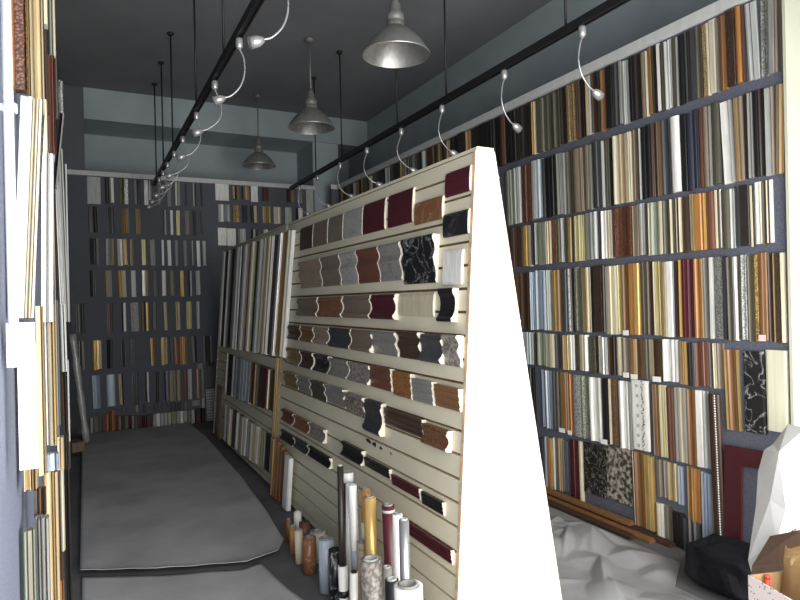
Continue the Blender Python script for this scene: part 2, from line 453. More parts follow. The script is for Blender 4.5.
single_right('548-553:or/go', 437, 488, .8, 'slim amber moulding in the seventh row near the white display end')
single_right('553.4-558.2:wh/gy', 438, 489, .8, 'slim white moulding between two gold ones in the seventh row')
single_right('558.6-563:gd/tn', 438, 490, .8, 'slim dull gold moulding in the seventh row beside slate strip')
single_right('563.4-568.6:bl/ch', 440, 490, .8, 'slate strip left of the maroon one in the seventh row')
single_right('570.4-579.2:mr', 439, 498, .9, 'maroon strip left of the large marble panel')
single_right('579.5-583:cr', 441, 501, .9, 'thin cream strip against the left edge of the marble panel')
# marble strip and wide cream strip by the post
def flat_right(name, pa, pc, y0, y1, m, label, d=.02, lean=.4):
    pm = (pa + pc) / 2
    z1 = on_axis(pm, y0, 0, XR).z; z0 = on_axis(pm, y1, 0, XR).z; zm = (z0 + z1) / 2
    ya = solve(pa, 0, XR - .012, zm).y; yc = solve(pc, 0, XR - .012, zm).y; W = ya - yc
    bm = strip_mesh(-W/2, W, d, z1 - z0, 3, rframe)
    return tag(obj(name, bm, m, None, (XR-.001, (ya+yc)/2, zm), (math.radians(-lean), 0, 0)), label, 'moulding sample', 'larger mouldings low on the right wall')
flat_right('frame_sample', 745, 765.6, 351, 432, MM('mblack'), 'wide black moulding with white marble veins beside the cream one')
flat_right('frame_sample', 767.2, 788, 350, 431, mat('cream_satin', (.62,.60,.46), .3, 0, var=.1, scale=(40,40,2)), 'widest cream moulding, against the cream post')
o = flat_right('hanging_marble_sample', 584, 606.6, 444, 494, mat('stone_panel_dark', (.014,.013,.012), .3, 0, kind='marble', col2=(.34,.31,.27), scale=(17,17,17)), 'square dark marble-pattern panel low on the right wall', .015, .2)
bm = None
pm = on_axis(619, 451, 0, XR); 
zz1 = on_axis(619, 446.5, 0, XR).z; zz0 = on_axis(619, 501, 0, XR).z
ya = solve(606.8, 0, XR - .012, (zz0+zz1)/2).y; yc = solve(631, 0, XR - .012, (zz0+zz1)/2).y
tag(obj('hanging_marble_sample', strip_mesh(-(ya-yc)/2, ya-yc, .015, zz1-zz0, 3, rframe), mat('stone_panel_light', (.05,.042,.036), .3, 0, kind='speckle', col2=(.40,.36,.30), scale=(34,34,34)), None, (XR-.001, (ya+yc)/2, (zz0+zz1)/2)),
    'brown and beige marble-pattern panel beside the darker one', 'moulding sample', 'larger mouldings low on the right wall')

# white strip printed with small black marks
def patterned_strip():
    pm = 640.5
    z1 = on_axis(pm, 380, 0, XR).z; z0 = on_axis(pm, 449, 0, XR).z; zm = (z0+z1)/2; h = z1 - z0
    ya = solve(632.6, 0, XR-.012, zm).y; yc = solve(649.2, 0, XR-.012, zm).y; W = ya - yc
    root = obj('frame_sample', strip_mesh(-W/2, W, .02, h, 3, rframe), M('wh'), None, (XR-.001, (ya+yc)/2, zm), (math.radians(-1.2), 0, 0))
    tag(root, 'wide white strip printed with rows of small black marks', 'moulding sample', 'larger mouldings low on the right wall')
    bm = B()
    rr = random.Random(3)
    for k in range(46):
        v = -h/2 + h * (k + .5) / 46; u = W * (.18 + rr.uniform(-.07, .07))
        w = rr.uniform(.004, .012); t = rr.uniform(.001, .0032)
        box(bm, (-.0222, -u - w/2, v - t), (-.0185, -u + w/2, v + t))
    for k in range(7):
        v = -h/2 + h * (k + .45) / 7; u = -W * .12
        for s in range(10):
            if s in (2,): continue
            a = 2*math.pi*s/10
            cx, cz = -u + .007*math.cos(a), v + .009*math.sin(a)
            box(bm, (-.0222, cx-.0016, cz-.0012), (-.0185, cx+.0016, cz+.0012))
    obj('print_pattern', bm, black_m, root)
patterned_strip()

# tall maroon strip with a white beaded edge, and the maroon frame corner beyond it
def beaded():
    z1 = on_axis(715, 393, 0, XR).z; z0 = on_axis(722, 545, 0, XR).z; zm = (z0+z1)/2; h = z1-z0
    ya = solve(712.6, 0, XR-.03, zm).y; yc = solve(724, 0, XR-.03, zm).y; W = ya-yc
    root = obj('frame_sample', strip_mesh(-W/2, W*.94, .03, h, 1, rframe), M('db'), None, (XR-.022, (ya+yc)/2, zm), (math.radians(-1.5), 0, 0))
    tag(root, 'tall dark brown moulding with a white beaded line, beside the maroon frame corner', 'moulding sample', 'larger mouldings low on the right wall')
    bm = B(); n = 60
    for k in range(n):
        v = -h/2 + h*(k+.5)/n
        m4 = Matrix.Translation((-.028, -W*.16, v)) @ Matrix.Diagonal((.005, .004, h/n*.38, 1))
        bmesh.ops.create_icosphere(bm, subdivisions=1, radius=1, matrix=m4)
    obj('beading', bm, M('wh'), root)
beaded()
def corner():
    X = XR - .045
    p = lambda x, y: on_axis(x, y, 0, X)
    A, Bq, C, D, E, F = p(724, 445), p(768, 453), p(768, 471), p(741, 466), p(741, 548), p(724, 543)
    root = thing('frame_corner', 'maroon flat frame corner leaning on the blue-grey wall', 'frame corner sample', ((A.x), A.y, max(0.02, min(E.z, F.z))))
    L = root.location
    def slab(nm, q):
        bm = B(); prism(bm, [v - L for v in q], [v - L + Vector((.018, 0, 0)) for v in q]); return obj(nm, bm, mat('maroon_flat', (.06,.008,.013), .5, 0, var=.1), root)
    # the two limbs meet at a mitre
    slab('upright_limb', [A, D, E, F]); slab('crosspiece', [A + Vector((0,-.0008,.0002)), Bq, C, D + Vector((0,-.0008,.0002))])
corner()

# long mouldings lying on the floor along the right wall
for k, (dx, z, c, lab) in enumerate([(.02, 0, 'db', 'long dark brown moulding on the floor against the right wall'),
                                 (.075, 0, 'br', 'long brown moulding on the floor, next out from the right wall'),
                                 (.13, 0, 'db', 'long dark moulding on the floor, outermost of the three along the right wall'),
                                 (.03, .036, 'br', 'long brown moulding lying on top of the floor pile by the right wall')]):
    bm = B(); pr = band_profile(.05, .034, 1)
    prism(bm, [(-u, 2.55 + .1*k, z + q) for u, q in pr], [(-u, 6.6 - .3*k, z + q) for u, q in pr])
    tag(obj('frame_length', bm, M(c), None, (XR - dx, 0, 0.001)), lab, 'moulding length', 'long mouldings lying on the floor')
# ------------------------------------------------------------------ far wall rows
BROWS = [
 ('top', 2.73, 3.04, 'left', "105-109:dk 109.2-113.8:gy/wh2 120-123.6:gd*/dk 124-128.4:sv* 134-136.8:gy 137.2-140.4:bk 144-148.2:wh 149-151.6:wh/gy 158-160.4:gy 167.2-171:gy 175.2-180.4:wh/gn2 185-187:ch 193-196.2:lg/bk 200.6-202.4:bk"),
 ('second', 2.365, 2.685, 'left', "88.6-93:dk 93.4-98.4:bk3/gy 107-114:bk 121.8-125:br/or 125.4-129:go/gy 135.8-140.6:tn/br 163-166:dk/lg 170.4-173.2:wh 176.4-180:yg 185.2-189.6:tp 192.8-196.4:bk 199.8-202:bk"),
 ('third', 1.98, 2.31, 'left', "89.8-98.6:bk/nv2/gy 105.6-114.2:lg*/gy/tn 117.6-122.4:cr/wh 122.8-127:cr/go 130.4-134.8:gd/dk 142-145.8:yg 150.4-155.2:gy 161.8-164:wh 167.6-171:wh 175.2-178:gy 183.8-186.8:gy 192-193.4:lg 196.8-200.2:wh 202.8-206.2:lg"),
 ('fourth', 1.60, 1.93, 'left', "90-96:bk/nv 106-112:tn/gy 118-126:go/cr 131-136:lg 142-148:sv/gd 154-158:bk 162-166:wh 170-174:tp 180-184:go 188-192:bk/lg 196-200:lg"),
 ('fifth', 1.18, 1.54, 'left', "76-80:bk 80.3-85:bk/nv 107-110:dk 110.3-113.4:br/dk 121-126:bk/wh 131-138.6:lg* 142.2-145.4:go/dk 145.7-149:go 152.2-156.4:bk 164-167.2:cr/yg 176-180:gd/cr 186.2-191.6:cr/yg 196.8-199.6:lg"),
 ('sixth', .745, 1.10, 'left', "79-81.4:tn/bk 81.7-84.8:bk 92-96.4:gd/go 96.7-101.6:go/cr 107-112.8:bk/ch 121.4-125.6:bk 131.2-135.4:nv 151-155.8:go/br 161.4-164:go 164.3-167.4:go/cr 170-173.8:nv 174-176.8:br/or 177-182:rb/or 182.3-187:go/br 192.2-196.6:gy/bk 203.6-211.4:gy/bk3/gy"),
 ('seventh', .29, .685, 'left', "92.8-100:lb/bl 106.8-115.4:lb 119.2-123.4:go/cr/dk 132-138.4:bk 144.8-149:bk/wh 155-159.4:dk 164.2-168:nv/bl 170-175.4:tn/gy 177.2-180.4:tn 183.8-187.2:rb 188-191.8:lg 196.2-200:gd 201.8-204:gy"),
 ('top', 2.86, 3.04, 'right', "232.2-234.6:gd/cr 234.9-238.8:dk/gd 241.8-245:dk/gd 245.2-248.6:cr/go 262.4-268.8:mr2/rb 286.8-293.4:dk/gd 297.6-302:lg/gy"),
 ('second', 2.555, 2.79, 'right', "218-223.4:lg/wh 223.8-229.6:gy/lg 232.4-238.8:gd*/go* 242.6-247:bk 250.6-256.8:bk/cr 262.6-266:cr/go 266.3-270.4:gd/yg 273.6-277.4:cr 277.7-281.4:wh/tn 285-291.6:lg 296-302.6:bk/wh2"),
 ('third', 2.24, 2.48, 'right', "238-245.6:gy/lg3 251.2-257.4:bk/lg/bk 263.4-268.2:lg/wh"),
]
def bframe(u, q, v): return (u, -q, v)
for nm, z0, z1, side, txt in BROWS:
    toks = txt.split()
    for i, tk in enumerate(toks):
        a, c, bands, lean, tg = parse(tk); zm = (z0+z1)/2
        xa = solve(a, 1, YB-.01, zm).x; xc = solve(c, 1, YB-.01, zm).x; W = xc - xa
        hh = (z1 - z0) * random.uniform(.93, 1.0)
        o = make_sample('hanging_sample', bands, W, hh, ((xa+xc)/2, YB-.001, z1 - hh/2), (0, math.radians(-random.uniform(-.3, 1.6)), 0), bframe, min(.028, max(.012, W*.4)))
        where = f"far wall {nm} row" if side == 'left' else f"far wall right block, {nm} row"
        tag(o, f"{describe(bands)} sample, {ordinal(i+1)} from left, {where}", 'moulding sample', 'moulding samples on the far wall')
def back_plate(px0, px1, y0, y1, m, label, name='mounted_board'):
    pm, ym = (px0+px1)/2, (y0+y1)/2
    z1 = on_axis(pm, y0, 1, YB).z; z0 = on_axis(pm, y1, 1, YB).z; zm = (z0+z1)/2
    xa = solve(px0, 1, YB-.01, zm).x; xc = solve(px1, 1, YB-.01, zm).x; W = xc-xa
    return tag(obj(name, strip_mesh(-W/2, W, .014, z1-z0, 3, bframe), m, None, ((xa+xc)/2, YB-.001, zm)), label, 'sample board', 'pale boards on the far wall')
back_plate(87, 100.6, 177, 204, M('lg'), 'plain grey board under the pale trim at the left of the far wall')
back_plate(215.4, 228.8, 183.6, 200.6, M('wh'), 'plain white board under the far wall trim, left end of the right block')
back_plate(251, 257.8, 185, 202, M('wh'), 'narrow white board under the far wall trim beside a maroon sample')
back_plate(218, 226.8, 228, 245.4, M('wh'), 'first of two white boards side by side above the far end of the display')
back_plate(227.2, 235.8, 228.6, 246, M('wh'), 'second of two white boards side by side, right of its twin')
back_plate(306.4, 313.4, 190, 218, M('lg'), 'tall pale board at the right end of the far wall beside the column')
# perforated pale board low at the right of the far wall
def lattice():
    z1 = on_axis(211, 389, 1, YB).z; z0 = on_axis(211, 420, 1, YB).z
    xa = solve(206.4, 1, YB-.02, .5).x; xc = solve(215.6, 1, YB-.02, .5).x; W = xc-xa; h = z1-z0
    root = obj('mounted_board', strip_mesh(-W/2, W, .012, h, 3, bframe), M('lg'), None, ((xa+xc)/2, YB-.003, (z0+z1)/2), (0, math.radians(-2), 0))
    tag(root, 'pale board dotted with rows of dark squares, low on the far wall', 'sample board')
    bm = B()
    for i in range(4):
        for j in range(11):
            u = -W/2 + W*(i+.5)/4; v = -h/2 + h*(j+.5)/11
            box(bm, (u-.008, -.0135, v-.008), (u+.008, -.0095, v+.008))
    obj('dot_pattern', bm, M('ch'), root)
lattice()
# little samples between the seventh row and the blocks at the foot of the far wall
for i, (a, c, y0, y1, k, w) in enumerate([(122,126,405,412,'nv','navy'),(136,138,405,412,'tn','tan'),(143,146,404,412,'dk','dark'),(154,158,403,409.5,'bk','black'),(162,168,404,408.5,'ch','charcoal'),(170.6,176,402,410,'bk','wide black'),(177,181,402,410,'dk','black-brown'),(184.6,186.4,402,411,'tp','taupe'),(192,200,400,405.5,'gy','grey oblong'),(202,204.6,398,408,'lg','pale grey'),(198,202.6,363.5,368.5,'gy','small grey square'),(206,214,362,366,'bk','black flat')]):
    back_plate(a, c, y0, y1, M(k), f"small {w} sample, {ordinal(i+1)} of the odd pieces low on the far wall", 'mounted_chip')
# row of sample blocks standing on the floor at the foot of the far wall
blocks = [(90,93.4,'lg',418),(94.6,98,'tp',416),(103,106,'br',415),(106.4,109,'or',414),(109.4,112,'br',413),(112.4,115.2,'or',410),(115.6,118,'rb',416),(118.4,121.6,'tp',416),(122,125,'ol',416),(125.4,128.4,'tp',416),(128.8,131.4,'mr',416),(131.8,134.4,'gy',416),(134.8,137.4,'tp',416),(137.8,140.6,'ol',416),(141,146,'mr',416),(146.4,151.6,'mr',415),(153,156.4,'lg',414),(156.8,160.2,'wh',413.6),(160.6,164,'lg',413.2),(164.4,167.6,'lg',412.8),(168,171.6,'cr',412.4),(172,176.4,'gn',411.6),(176.8,180,'lg',411.2),(180.4,183.6,'wh',411),(184,187.6,'lg',410.6),(188,191,'gy',410.6),(191.4,194.6,'lg',410),(196,201,'db',409),(201.4,205.6,'dk',408)]
for i, (a, c, k, yt) in enumerate(blocks):
    z1 = on_axis((a+c)/2, yt, 1, YB-.06).z
    xa = solve(a, 1, YB-.08, .08).x; xc = solve(c, 1, YB-.08, .08).x
    bm = B(); W = xc-xa
    pr = band_profile(W, .05, i % 4)
    prism(bm, [(u-W/2, -q, .0) for u, q in pr], [(u-W/2, -q, z1-.005) for u, q in pr])
    tag(obj('sample_block', bm, M(k), None, ((xa+xc)/2, YB-.03, .005)), f"{words_of(k)} sample block, {ordinal(i+1)} from the left on the floor along the far wall", 'sample block', 'sample blocks at the foot of the far wall')

# ------------------------------------------------------------------ slatwall displays (A-shaped)
SL, SR = .074, .159
def XF(z): return 1.312 + SL * z          # left face
def XBK(z): return 1.895 - SR * z         # right face
ZTOP = 2.118
NL = Vector((-1, 0, SL)).normalized()
UPF = Vector((SL, 0, 1)).normalized()
def face_pt(px, z, off=0.0):
    p = solve(px, 0, XF(z) - off, z); return p
def slats_left(y0, y1):
    bm = B()
    k = -6
    z = .655 - 6*.0985
    edges = []
    while z < ZTOP - .02:
        edges.append(z); z += .0985
    zs = [0.02] + edges + [ZTOP]
    for a, c in zip(zs, zs[1:]):
        a2 = a + .006; c2 = c - .006
        q0 = [(XF(a2), a2), (XF(c2), c2), (XF(c2) + .014, c2), (XF(a2) + .014, a2)]
        prism(bm, [(x, y0, zz) for x, zz in q0], [(x, y1, zz) for x, zz in q0], 0)
    q0 = [(XF(.02) + .0142, .02), (XF(ZTOP-.001) + .0142, ZTOP-.001), (XF(ZTOP-.001) + .024, ZTOP-.001), (XF(.02) + .024, .02)]
    prism(bm, [(x, y0, zz) for x, zz in q0], [(x, y1, zz) for x, zz in q0], 1)
    return bm
def slats_right(y0, y1):
    bm = B()
    zs = [0.02 + .0985*i for i in range(22)]; zs[-1] = ZTOP
    for a, c in zip(zs, zs[1:]):
        a2 = a + .006; c2 = c - .006
        q0 = [(XBK(a2), a2), (XBK(c2), c2), (XBK(c2) - .014, c2), (XBK(a2) - .014, a2)]
        prism(bm, [(x, y0, zz) for x, zz in q0], [(x, y1, zz) for x, zz in q0], 0)
    q0 = [(XBK(.02) - .0142, .02), (XBK(ZTOP-.001) - .0142, ZTOP-.001), (XBK(ZTOP-.001) - .024, ZTOP-.001), (XBK(.02) - .024, .02)]
    prism(bm, [(x, y0, zz) for x, zz in q0], [(x, y1, zz) for x, zz in q0], 1)
    return bm
def display(y0, y1, label, near):
    root = thing('slatwall_display', label, 'display stand', (1.6, y0, 0))
    T = Matrix.Translation(-Vector(root.location))
    def part(nm, bm, m):
        bm.transform(T); return obj(nm, bm, m, root)
    part('slatted_face', slats_left(y0 + .02, y1 - .02), [cream_m, groove_m])['label'] = 'cream slatted face towards the aisle'
    part('slatted_back', slats_right(y0 + .02, y1 - .02), [cream_m, groove_m])['label'] = 'cream slatted face towards the right wall'
    for yy in ((y0, y0 + .018), (y1 - .018, y1)):
        bm = B()
        q = [(XF(0) - .002, 0), (XF(ZTOP) - .002, ZTOP), (XBK(ZTOP) + .002, ZTOP), (XBK(0) + .002, 0)]
        prism(bm, [(x, yy[0], z) for x, z in q], [(x, yy[1], z) for x, z in q])
        part('end_panel', bm, cream_w)
    bm = B(); box(bm, (XF(ZTOP) + .002, y0, ZTOP + .0005), (XBK(ZTOP) - .002, y1, ZTOP + .015)); part('top_cap', bm, cream_m)
    if near:
        bm = B()   # bare board edge showing beside the end panel
        q = [(XF(.02) - .004, .02), (XF(ZTOP) - .004, ZTOP), (XF(ZTOP) + .0, ZTOP), (XF(.02) + .0, .02)]
        prism(bm, [(x, y0 + .001, z) for x, z in q], [(x, y0 + .022, z) for x, z in q]); part('edge_strip', bm, edge_m)
        bm = B()
        q = [(XBK(.02) + .004, .02), (XBK(ZTOP) + .004, ZTOP), (XBK(ZTOP), ZTOP), (XBK(.02), .02)]
        prism(bm, [(x, y0 + .001, z) for x, z in q], [(x, y0 + .022, z) for x, z in q]); part('edge_strip', bm, edge_m)
    return root
YN0, YN1, YFAR = 2.15, 4.86, 7.45
display(YN0, YN1, 'cream slatted display with short horizontal mouldings and a white end panel', True)
display(YN1 + .01, YFAR, 'farther cream slatted display carrying upright mouldings, towards the far wall', False)

# short lengths of wide moulding lying along the slats: profile across, cut end towards the shopfront
PROF = {
 'flat': [(0,.012),(.08,.018),(.5,.022),(.9,.02),(1,.012)],
 'ogee': [(0,.014),(.06,.022),(.12,.018),(.25,.022),(.40,.040),(.52,.052),(.60,.044),(.68,.036),(.80,.044),(.90,.062),(.95,.066),(1,.058)],
 'crown': [(0,.040),(.08,.058),(.16,.060),(.24,.044),(.40,.030),(.58,.034),(.72,.050),(.80,.058),(.88,.046),(.94,.050),(1,.040)],
 'cove': [(0,.050),(.10,.056),(.16,.042),(.32,.026),(.55,.022),(.74,.030),(.84,.048),(.92,.052),(1,.048)],
 'step': [(0,.018),(.15,.026),(.2,.020),(.45,.034),(.5,.028),(.75,.042),(.8,.036),(1,.045)],
}
def corner_sample(pxL, pxR, z0, z1, m, prof, label, raw=rawend, endw=.004, side='L', ypair=None, row=None):
    zm = (z0+z1)/2
    if ypair: ya, yb = ypair
    else:
        yb = solve(pxL, 0, XF(zm) - .02, zm).y; ya = solve(pxR, 0, XF(zm) - .02, zm).y
    ya += .002; yb -= .002
    if side == 'L': ya = max(ya, YN0 + .0235)
    h = z1 - z0
    loc = Vector((XF(zm), (ya+yb)/2, zm)) if side == 'L' else Vector((XBK(zm), (ya+yb)/2, zm))
    n = NL if side == 'L' else Vector((1, 0, SR)).normalized()
    up = UPF if side == 'L' else Vector((-SR, 0, 1)).normalized()
    sc = min(1.0, h/.13 + .25) * (.62 if side == 'L' else .4)
    pr = [(0, .0008)] + [(s, d*sc) for s, d in PROF[prof]] + [(1, .0008)]
    pts = lambda y: [up*((s-.5)*h) + n*d + Vector((0, y, 0)) for s, d in pr]
    L = (yb-ya)/2
    bm = B(); prism(bm, pts(-L + endw), pts(L))
    o = obj('profile_sample', bm, m, None, loc)
    bm = B(); prism(bm, pts(-L), pts(-L + endw - .0003)); e = obj('cut_end', bm, raw, o); e['label'] = 'bare pale cut end'
    return tag(o, label, 'profile sample', row or 'profile samples on the slatted display')
ROWS = [
 ('top', [(299,311.6,1.885,2.05,'db','flat'),(312,326.4,1.885,2.05,'tp','flat'),(326.8,341.6,1.885,2.05,'wg','flat'),(342,361,1.885,2.05,'mwhite','flat'),(361.6,383.6,1.882,2.053,'mr','flat'),(386.4,411.4,1.882,2.053,'mr','flat'),(412.6,441,1.862,1.968,'mbrown','flat'),(443.4,480.5,1.952,2.06,'mr','flat')]),
 ('second', [(300,321.6,1.60,1.79,'mtan','ogee'),(322,340.6,1.60,1.79,'wg','ogee'),(341,357.6,1.60,1.79,'mwhite','ogee'),(358,379.6,1.60,1.79,'rb','ogee'),(380,401.4,1.60,1.79,'mgrey','ogee'),(403,435.4,1.575,1.795,'mblack','ogee'),(441.2,477.8,1.772,1.876,'mblack2','flat')]),
 ('third', [(298,318,1.40,1.53,'tp','crown'),(319,343,1.40,1.53,'mbrown','crown'),(344,371,1.40,1.53,'tp','crown'),(372,396,1.40,1.53,'mr','crown'),(397,432,1.42,1.53,'cr','flat'),(439,454.6,1.40,1.545,'bk','cove'),(441,460,1.56,1.71,'wh','flat')]),
 ('fourth', [(289,301,1.22,1.33,'db','crown'),(301.4,314,1.22,1.33,'br','crown'),(314.6,329.4,1.22,1.33,'mtan','crown'),(330,351.4,1.215,1.335,'ch','crown'),(352,372.6,1.215,1.335,'tp','crown'),(373,397,1.215,1.335,'gy','ogee'),(399,420.4,1.215,1.345,'db','ogee'),(421.4,443,1.215,1.34,'ch','crown'),(443.4,459.6,1.213,1.345,'specg','ogee')]),
 ('fifth', [(287,300.6,1.04,1.15,'gd','cove'),(301,313,1.04,1.15,'db','cove'),(314.4,329.2,1.04,1.15,'mblack','cove'),(329.6,348.4,1.04,1.145,'mgrey','cove'),(348.8,369.8,1.04,1.145,'specg','cove'),(369.8,391,1.035,1.15,'rb','step'),(392.6,411,1.025,1.145,'or*','step'),(412,432.6,1.025,1.13,'gy','step'),(434.4,459.4,1.03,1.125,'br','step')]),
 ('sixth', [(284.6,297.6,.865,.975,'gd','ogee'),(298,311,.86,.975,'mgrey','ogee'),(311.4,325.8,.86,.975,'ol','ogee'),(326.2,345,.865,.975,'mgrey','ogee'),(345.4,364.8,.85,.965,'speck','ogee'),(365.2,382.4,.795,.965,'ch*','crown'),(383.6,422.4,.865,.95,'db','step'),(423,448.8,.85,.94,'br*','crown')]),
 ('seventh', [(282,293.4,.60,.685,'rb','cove'),(293.8,308.8,.60,.685,'mbrown','cove'),(309.2,324.4,.60,.685,'specg','cove'),(341.4,362.4,.595,.675,'bk','cove'),(363,388.4,.60,.65,'dk*','step'),(390,418.2,.585,.635,'mr','step'),(420,442,.575,.632,'bk*','step')]),
 ('eighth', [(280.4,293.6,.455,.525,'dk','cove'),(294,307.6,.46,.53,'ch','cove'),(308,329.6,.465,.53,'bk*','cove')]),
]
MARB['mblack2'] = ((.016,.016,.017), (.10,.10,.10), 'black granite')
for nm, items in ROWS:
    for i, (a, c, z0, z1, k, pf) in enumerate(items):
        corner_sample(a, c, z0, z1, MM(k), pf, f"{MMw(k)} profile sample, {ordinal(i+1)} from the far end of the display's {nm} row")
corner_sample(405, 450.6, .40, .46, M('mr'), 'step', 'long maroon moulding along the lowest slat, nearest the white end panel')
# samples on the face towards the right wall that show past the white end panel
for i, (z, hh, d, m) in enumerate([(1.92,.1,'ogee',M('cr')),(1.74,.1,'crown',M('yg')),(1.5,.1,'crown',M('db')),(1.30,.1,'ogee',M('rb')),(1.0,.1,'cove',M('br'))]):
    corner_sample(0, 0, z, z + hh, m, d, f"profile sample on the display's hidden face, {ordinal(i+1)} down beside the white end panel", side='R', ypair=(YN0 + .024, YN0 + .2), row='profile samples on the hidden face')
# torn black tape left on one slat
rr = random.Random(11)
for k, (px, s, lab) in enumerate([(368.5, .024, 'largest torn scrap of black tape on a cream slat, farthest from the end panel'), (374.5, .021, 'middle torn scrap of black tape on the cream slat'), (381, .017, 'torn scrap of black tape on the slat, nearer the end panel'), (391, .009, 'tiny speck of black tape left on the slat, nearest the end panel')]):
    p = face_pt(px, .735 - .003*k)
    pts = [Vector((0, s*math.cos(a)*1.25*rr.uniform(.55,1.3), 0)) + UPF*(s*.5*math.sin(a)*rr.uniform(.5,1.4)) for a in [2*math.pi*j/14 for j in range(14)]]
    bm = B(); prism(bm, [q + NL*.0002 for q in pts], [q + NL*.0016 for q in pts])
    tag(obj('torn_tape', bm, black_m, None, p), lab, 'tape scrap', 'torn tape on the slat')

# upright long mouldings on the farther display
def fframe(u, q, v): return (-q, -u, v)
def upright(tok, z0, z1, lean, label, off=.004, name='frame_length', d=None):
    a, c, bands, l2, tg = parse(tok); zm = (z0+z1)/2
    ya = solve(a, 0, XF(zm) - .02, zm).y; yc = solve(c, 0, XF(zm) - .02, zm).y; W = abs(ya-yc)
    ca = math.sqrt(1 + SL*SL)
    loc = Vector((XF(zm), (ya+yc)/2, zm)) + NL*off
    rot = Matrix.Rotation(math.atan(SL), 4, 'Y') @ Matrix.Rotation(math.radians(lean), 4, 'X')
    o = make_sample(name, bands, W, (z1-z0)*ca, loc, rot.to_euler(), fframe, d or min(.035, max(.014, W*.3)), tg)
    return tag(o, label, 'moulding length', 'upright mouldings on the farther display')
A = "218.4-222:cr/wh 222.3-225:dk 225.4-230.4:wh/gy 230.7-235.4:bk/lg 235.8-239.4:wh 239.7-242:dk 242.4-246:lg/wh 246.3-248.4:bk/gd 248.8-252:or/rb 252.3-256:wh/yg 256.3-259:bk 259.4-263.4:wh/lg 263.7-266:dk 266.3-271:cr3/wh 271.3-276:cr/gd/wh 276.4-279.4:rb/dk 279.7-281.6:bk/lg 281.9-286:lg3/sv 286.3-289.4:or/go 289.7-296.6:tp3/cr/wh"
for i, tk in enumerate(A.split()):
    a = float(tk.split('-')[0])
    f = (a-218)/75
    rg, sp = tk.split(':'); l0, r0 = [float(v) for v in rg.split('-')]; sh = 2.5 - 10.0*f
    tk = f"{l0+sh}-{r0+sh-.55}:{sp}"
    upright(tk, 1.02 + .06*f, 2.09 - .03*f, .8 + 4.0*f, f"tall {describe(parse(tk)[2])} moulding, {ordinal(i+1)} from far end, upright display's top row")
A = "226-230:wh/bk 230.4-233.6:bk/wh 234-239.4:lg* 239.8-243.6:bl/lg 244-251:lb3/lg 251.4-255:rb/db 255.3-260:tn/ol 260.4-264.6:db 265-269:mr/tp 269.4-274.6:cr/db2"
for i, tk in enumerate(A.split()):
    f = (float(tk.split('-')[0])-226)/50
    upright(tk, .54 + .10*f, .965 - .02*f, 2.2 + random.uniform(-.3, .3), f"{describe(parse(tk)[2])} moulding, {ordinal(i+1)} from far end, upright display's middle row")
A = "226-229.4:lg 229.8-232.4:gn/cr 232.8-236:ol* 236.4-239.6:wh/cr 240-244.4:ol/cr 244.8-249:wh/bk 249.4-254.6:gy/cr 255-260:cr/wh 260.4-263.6:gd/gn 264-268:gn/dk 268.4-272:bk 272.4-276.6:tp/gy"
for i, tk in enumerate(A.split()):
    f = (float(tk.split('-')[0])-226)/50
    upright(tk, .06 + .09*f, .43, 2.0 + random.uniform(-.3, .3), f"{describe(parse(tk)[2])} moulding, {ordinal(i+1)} from far end, upright display's bottom row")
upright('216.4-221:tp', .02, .58, 3.0, 'tall taupe moulding standing on the floor at the far corner of the display')
upright('274.6-277.2:go/gd', .38, 1.06, .3, 'long slim gold moulding hanging between the two slatted displays')
for i, (tk, lab, z1) in enumerate([('276-281:go/br', 'gold moulding standing on the floor where the two displays meet', .44), ('281.4-284.4:gd/br', 'dull gold moulding standing between gold and brown ones on the floor', .42),
                               ('284.8-288.6:rb/or', 'reddish moulding standing on the floor beside the white one', .40), ('289-293.4:wh', 'white moulding standing on the floor against the display, nearest the film rolls', .385)]):
    upright(tk, .012, z1, 1.6, lab, off=.03)
from mathutils import noise
# ------------------------------------------------------------------ track lighting
ZR = 2.97
XT1, XT2 = .785, 2.42
def rail(xr, y0, y1, rods, label):
    root = thing('track_rail', label, 'lighting track', (xr, (y0+y1)/2, ZR))
    yc = (y0+y1)/2
    bm = B(); box(bm, (-.019, y0-yc, -.004), (.019, y1-yc, .032)); box(bm, (-.019, y0-yc, -.014), (-.012, y1-yc, -.004)); box(bm, (.012, y0-yc, -.014), (.019, y1-yc, -.004))
    obj('channel', bm, black_m, root)
    for y in rods:
        bm = B(); tube(bm, [(0, y-yc, .0325), (0, y-yc, ZC-ZR-.0005)], .0075); lathe(bm, [(0,ZC-ZR-.0006),(.03,ZC-ZR-.0006),(.03,ZC-ZR-.016),(.012,ZC-ZR-.03),(0,ZC-ZR-.03)], 12, 0, y-yc)
        obj('hanging_rod', bm, black_m, root)
def yrail(px, xr): return solve(px, 0, xr, ZR).y
rail(XT1, .6, 8.1, [yrail(p, XT1) for p in (224, 196.5, 173, 163.5, 156.5)] + [1.6], 'long black track over the aisle hung on thin rods')
rail(XT2, 1.0, 7.8, [yrail(p, XT2) for p in (566, 446.5, 397.5, 342, 316)], 'long black track between the display and the right wall')
